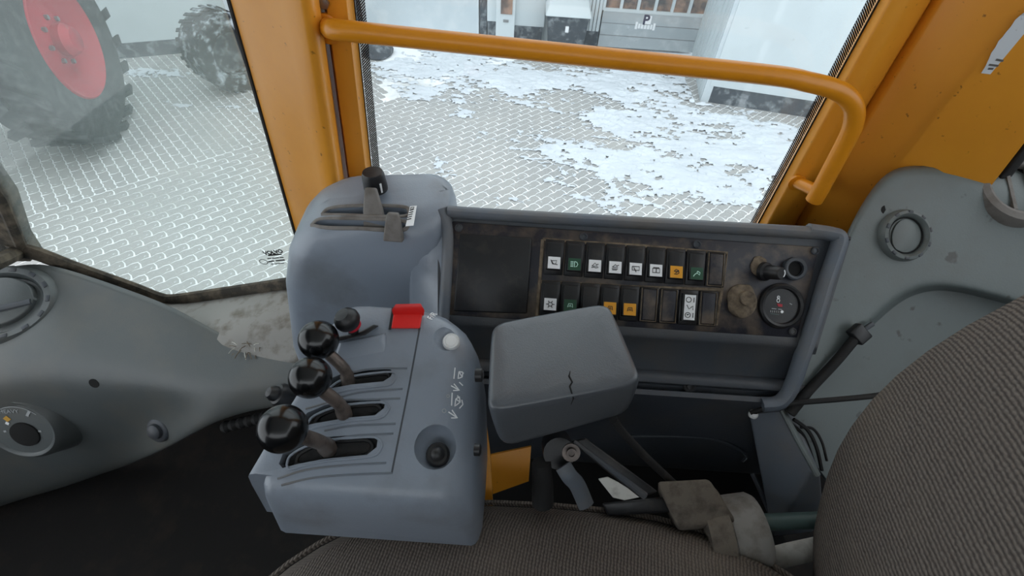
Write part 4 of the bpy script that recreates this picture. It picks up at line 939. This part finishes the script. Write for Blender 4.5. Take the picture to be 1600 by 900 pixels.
# dark container under its white hood
dc = thing('dark_container', 'dark scuffed container under a white hood by the workshop', 'container', (bx(880), BY-.25, G))
x0, x1 = bx(850), bx(911)
zt = at(880, 14, Y=BY-.2).z
B().loft([[V((x0+.06, BY-.45, G)), V((x1-.04, BY-.45, G)), V((x1-.04, BY-.04, G)), V((x0+.06, BY-.04, G))], [V((x0, BY-.5, zt)), V((x1, BY-.5, zt)), V((x1, BY-.04, zt)), V((x0, BY-.04, zt))]]).out('bin_body', 'plinth', dc, bevel=.03)
B().loft([[V((x0-.03, BY-.56, zt)), V((x1+.03, BY-.56, zt)), V((x1+.03, BY-.04, zt)), V((x0-.03, BY-.04, zt))], [V((x0+.02, BY-.45, zt+.12)), V((x1-.02, BY-.45, zt+.12)), V((x1-.02, BY-.04, zt+.2)), V((x0+.02, BY-.04, zt+.2))]]).out('hood', 'wallw', dc, bevel=.02)
B().box(((x0+x1)/2, BY-.51, zt-.16), (.05, .03, .08)).out('handle_plate', 'white', dc, bevel=.01)
# return wall and the nearer white building on the right
nb = thing('white_shed', 'white clad shed with dark plinth at the right of the yard', 'building', (3.2, 6.3, G))
q0, q1 = at(1100, 160, z=G), at(1275, 187, z=G); dq = (q1-q0).normalized(); e1 = q0+dq*5; nrm = V((dq.y, -dq.x, 0))
def wallrun(p, q, z0, z1, th, m, name, par):
    d = (q-p).normalized(); n = V((d.y, -d.x, 0))
    return B().loft([[V((e.x, e.y, z)) for e in (p, q, q-n*th, p-n*th)] for z in (z0, z1)]).out(name, m, par, smooth=False)
wallrun(q0, e1, G+.22, TOP, .2, 'wallw', 'wall', nb)
wallrun(q0-nrm*.02, e1-nrm*.02, G, G+.22, .1, 'plinth', 'plinth', nb)
r0_ = V((bx(1084, 90), BY-.02, 0)); r1_ = V((q0.x, q0.y, 0))
nk = 7
for k in range(nk):
    a = r0_+(r1_-r0_)*(k/nk); b = r0_+(r1_-r0_)*((k+.78)/nk); wallrun(b, a, G+.05, TOP, .06, 'wallw', 'cladding_board', nb)
wallrun(r1_+V((.05, 0, 0)), r0_+V((.05, 0, 0)), G, TOP, .1, 'doorg', 'return_wall', nb)
# wall on the left
lb = thing('left_building', 'white wall with a dark plinth behind the parked wheels', 'building', (-4.6, 6.6, G))
p0_, p1_ = at(120, 99, z=G), at(400, 74, z=G); dv = (p1_-p0_).normalized()
wallrun(p0_-dv*4, p1_+dv*.8, G+.19, TOP, .2, 'wallw', 'wall', lb)
wallrun(p0_-dv*4+V((0, .02, 0)), p1_+dv*.8+V((0, .02, 0)), G, G+.19, .1, 'plinth', 'plinth', lb)

# ---------------------------------------------------------------- wheels seen through the misted pane
def tyre(parent, c, ax, R, W, ri, m, lugs=22, lh=.05):
    x, y, n = basis(ax, (0, 0, 1))
    body = B().lathe([(ri, -W*.42), (ri+.04, -W*.47), (R*.82, -W*.5), (R-lh*1.2, -W*.42), (R-lh, 0), (R-lh*1.2, W*.42), (R*.82, W*.5), (ri+.04, W*.47), (ri, W*.42), (ri-.01, 0)], c, ax, 48, xd=(0, 0, 1))
    b = body.out('tyre', m, parent, ang=50)
    s = B()
    for k in range(lugs):
        for sd in (-1, 1):
            a0 = 2*math.pi*(k+(.5 if sd > 0 else 0))/lugs; pts = []
            for da, wv in ((0, .03), (.10, .03), (.28, .5), (.18, .5)):
                a = a0+da; pts.append((a, sd*wv*W))
            lo = [c+x*((R-lh*1.15)*math.cos(a))+y*((R-lh*1.15)*math.sin(a))+n*w_ for a, w_ in pts]
            hi = [c+x*(R*math.cos(a))+y*(R*math.sin(a))+n*w_ for a, w_ in pts]
            lg = B().loft([lo, hi]).out('tread_lug', m, b, smooth=False)
    return b
tw = thing('tractor', 'dark tractor with a big red rimmed wheel behind the misted pane', 'tractor', (-5.3, 4.9, G))
RW = .92; cw = at(104, 62, z=G+RW+.01); ax = V((.91, .26, 0)).normalized()
cw = cw-ax*.22
tw.location = (cw.x, cw.y, G)
tyre(tw, cw, ax, RW, .54, .50, 'tyre')
rm = B().lathe([(.50, -.2), (.52, .23), (.50, .25), (.47, .20), (.40, .12), (.30, .10), (.20, .16), (.12, .17), (.0001, .18)], cw, ax, 40).out('rim', 'redrim', tw, ang=60)
B().lathe([(.13, .16), (.14, .24), (.10, .30), (.0001, .31)], cw, ax, 24).out('hub', 'redrim', rm)
x_, y_, z_ = basis(ax, (0, 0, 1))
for k in range(8):
    a = k*math.pi/4; B().lathe([(.0001, 0), (.022, 0), (.022, .03), (.0001, .03)], cw+ax*.155+x_*.19*math.cos(a)+y_*.19*math.sin(a), ax, 6).out('wheel_nut', 'steel', rm)
ch = tw
B().box((cw.x-.75, cw.y-.1, G+.85), (.9, 2.2, .5)).out('chassis', 'tyre', ch, bevel=.08)
B().loft([[V((cw.x-.35+i, cw.y+j, G+RW+.92+k)) for i, j, k in ((-.5, -.8, -.35), (.42, -.8, -.35), (.42, -.4, 0), (-.5, -.4, 0))], [V((cw.x-.35+i, cw.y+j, G+RW+.95+k)) for i, j, k in ((-.5, .8, -.35), (.42, .8, -.35), (.42, .4, 0), (-.5, .4, 0))]]).out('fender', 'tyre', ch, bevel=.03)
t2 = thing('loose_tyre', 'frosted dark tyre standing on the paving beside the yellow pillar', 'tyre', (0, 0, 0))
c2_ = at(352, 78, z=G+.42); t2.location = (c2_.x, c2_.y, G)
tyre(t2, c2_, V((.82, -.57, 0)).normalized(), .42, .48, .24, 'snowtyre', 26, .010)
B().lathe([(.0001, .02), (.24, .03), (.246, .10), (.246, -.1), (.0001, -.1)], c2_, V((.82, -.57, 0)).normalized(), 28).out('rim', 'plinth', t2)
rk = thing('snow_clod', 'grey lump of frozen snow beside the window frame post', 'snow lump', at(595, 82, z=G))
blob(at(592, 84, z=G), .22, (0, 0, 1), .2, 21, .7).out('lump', 'plinth', rk, sub=1)

# lift the whole place so that the yard lies at height zero
for o in scene.objects:
    if o.parent is None: o.location.z += H
